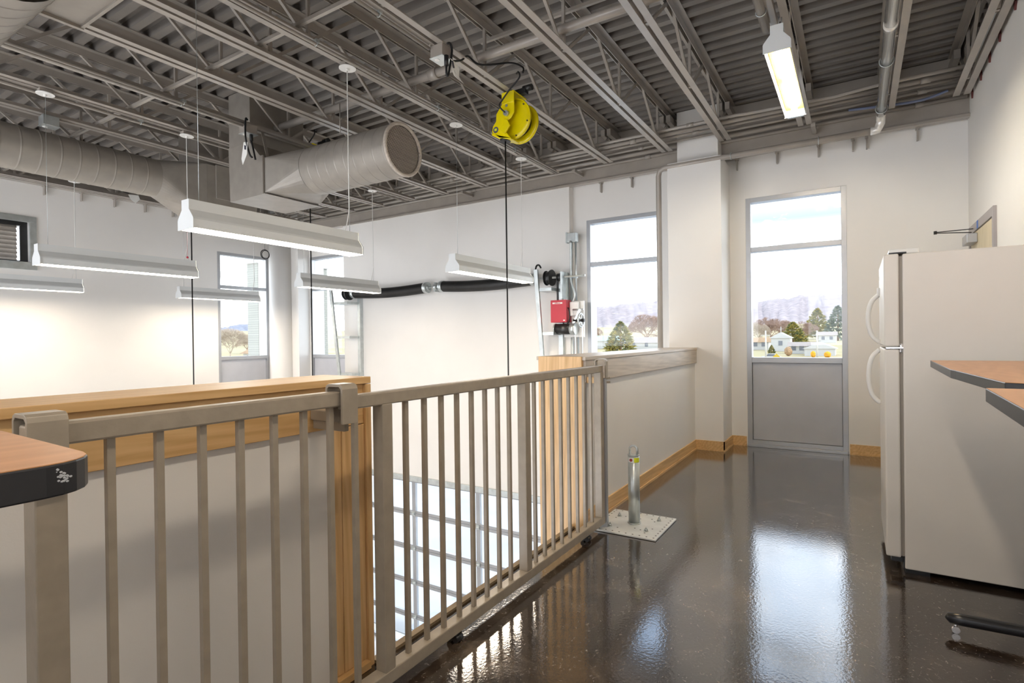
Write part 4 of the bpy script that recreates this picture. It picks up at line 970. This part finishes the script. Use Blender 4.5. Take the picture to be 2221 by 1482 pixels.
house(4.35, 136, 5.0, 5, 1.7, .9, 'low ranch house with grey roof and dark windows', roofm, False, 3)
house(2.9, 127, 5.4, 6, 1.5, 1.3, 'white house with a broad front gable at the right of the window', roofm, 2, 0)
house(7.9, 156, 4.2, 5, 2.0, 1.2, 'pale brown house at the left edge of the right window', brownb, False, 2)
house(4.75, 290, 8, 6, 2.6, 1.5, 'distant pale house behind the evergreen', roofm, False, 1)
house(2.3, 205, 5, 5, 2.6, 1.2, 'distant blue-grey house under the tall evergreens', roofm, False, 2)
house(22.9, 170, 10, 8, 2.4, 1.6, 'long house with a green roof left of the bushy evergreen', roofg, False, 2)
house(18.4, 160, 12, 8, 2.0, 1.6, 'white house right of the bushy evergreen', roofm, False, 3)
house(57.4, 110, 6, 7, 2.6, 1.8, 'pale gabled house in the far left window', brownb, False, 2)
for az, d, top, lb in ((7.35, 110, 2.1, 'pale utility pole at the left of the right window'), (6.05, 210, 4.2, 'distant pale utility pole beside the evergreen'), (3.1, 115, 2.0, 'pale utility pole before the broad gable')):
    x0, y0, _ = far(az, d); z0 = gz(d); tag(MB().cyl((x0, y0, z0), (x0, y0, top), .16, 8, .11).box(x0-.06, x0+.06, y0-.8, y0+.8, top-.9, top-.78).build('utility_pole', polem), lb, 'pole', 'utility poles')
x0, y0, _ = far(6.45, 100); sg = thing('road_sign', (x0, y0, gz(100)), 'yellow diamond road sign seen low in the right window', 'road sign')
MB().cyl((x0, y0, gz(100)), (x0, y0, -2.2), .04, 8).build('post', polem, sg)
MB().prism([(y0-.55, -2.3), (y0, -2.85), (y0+.55, -2.3), (y0, -1.75)], 0, x0-.06, x0-.045).build('sign_face', signm, sg)
x0, y0, _ = far(6.95, 112); z0 = gz(112); ca = thing('car', (x0, y0, z0), 'small dark car parked beside the yellow road sign', 'car')
MB().prism([(y0-1.6, z0+.3), (y0+1.6, z0+.3), (y0+1.6, z0+.75), (y0+.9, z0+.8), (y0+.5, z0+1.25), (y0-.7, z0+1.25), (y0-1.1, z0+.8), (y0-1.6, z0+.7)], 0, x0, x0+1.5).build('car_body', siding, ca)
MB().prism([(y0+.8, z0+.82), (y0+.45, z0+1.2), (y0-.65, z0+1.2), (y0-1.0, z0+.82)], 0, x0-.02, x0).build('side_glass', glassd, ca)
for s in (-1, 1): MB().cyl((x0-.03, y0+s, z0+.3), (x0+.2, y0+s, z0+.3), .3, 16).build('wheel', black, ca)
def pier(x_, y_, label):
    t = thing('brick_pier', (x_, y_, -3.74), label, 'brick pier', 'brick piers outside')
    MB().box(x_-.19, x_+.19, y_-.19, y_+.19, -3.74, 2.93).build('shaft', brickm, t)
    MB().box(x_-.24, x_+.24, y_-.24, y_+.24, 2.93, 3.05).build('cap', siding, t, .01)
pier(7.33, 11.15, 'pale brick pier with cap outside the leftmost window')
pier(8.55, 10.85, 'pale brick pier with cap outside the corner window beside the track')

for o in list(COL.objects):
    if o.name.startswith('Cube'): print('bad', o.name)
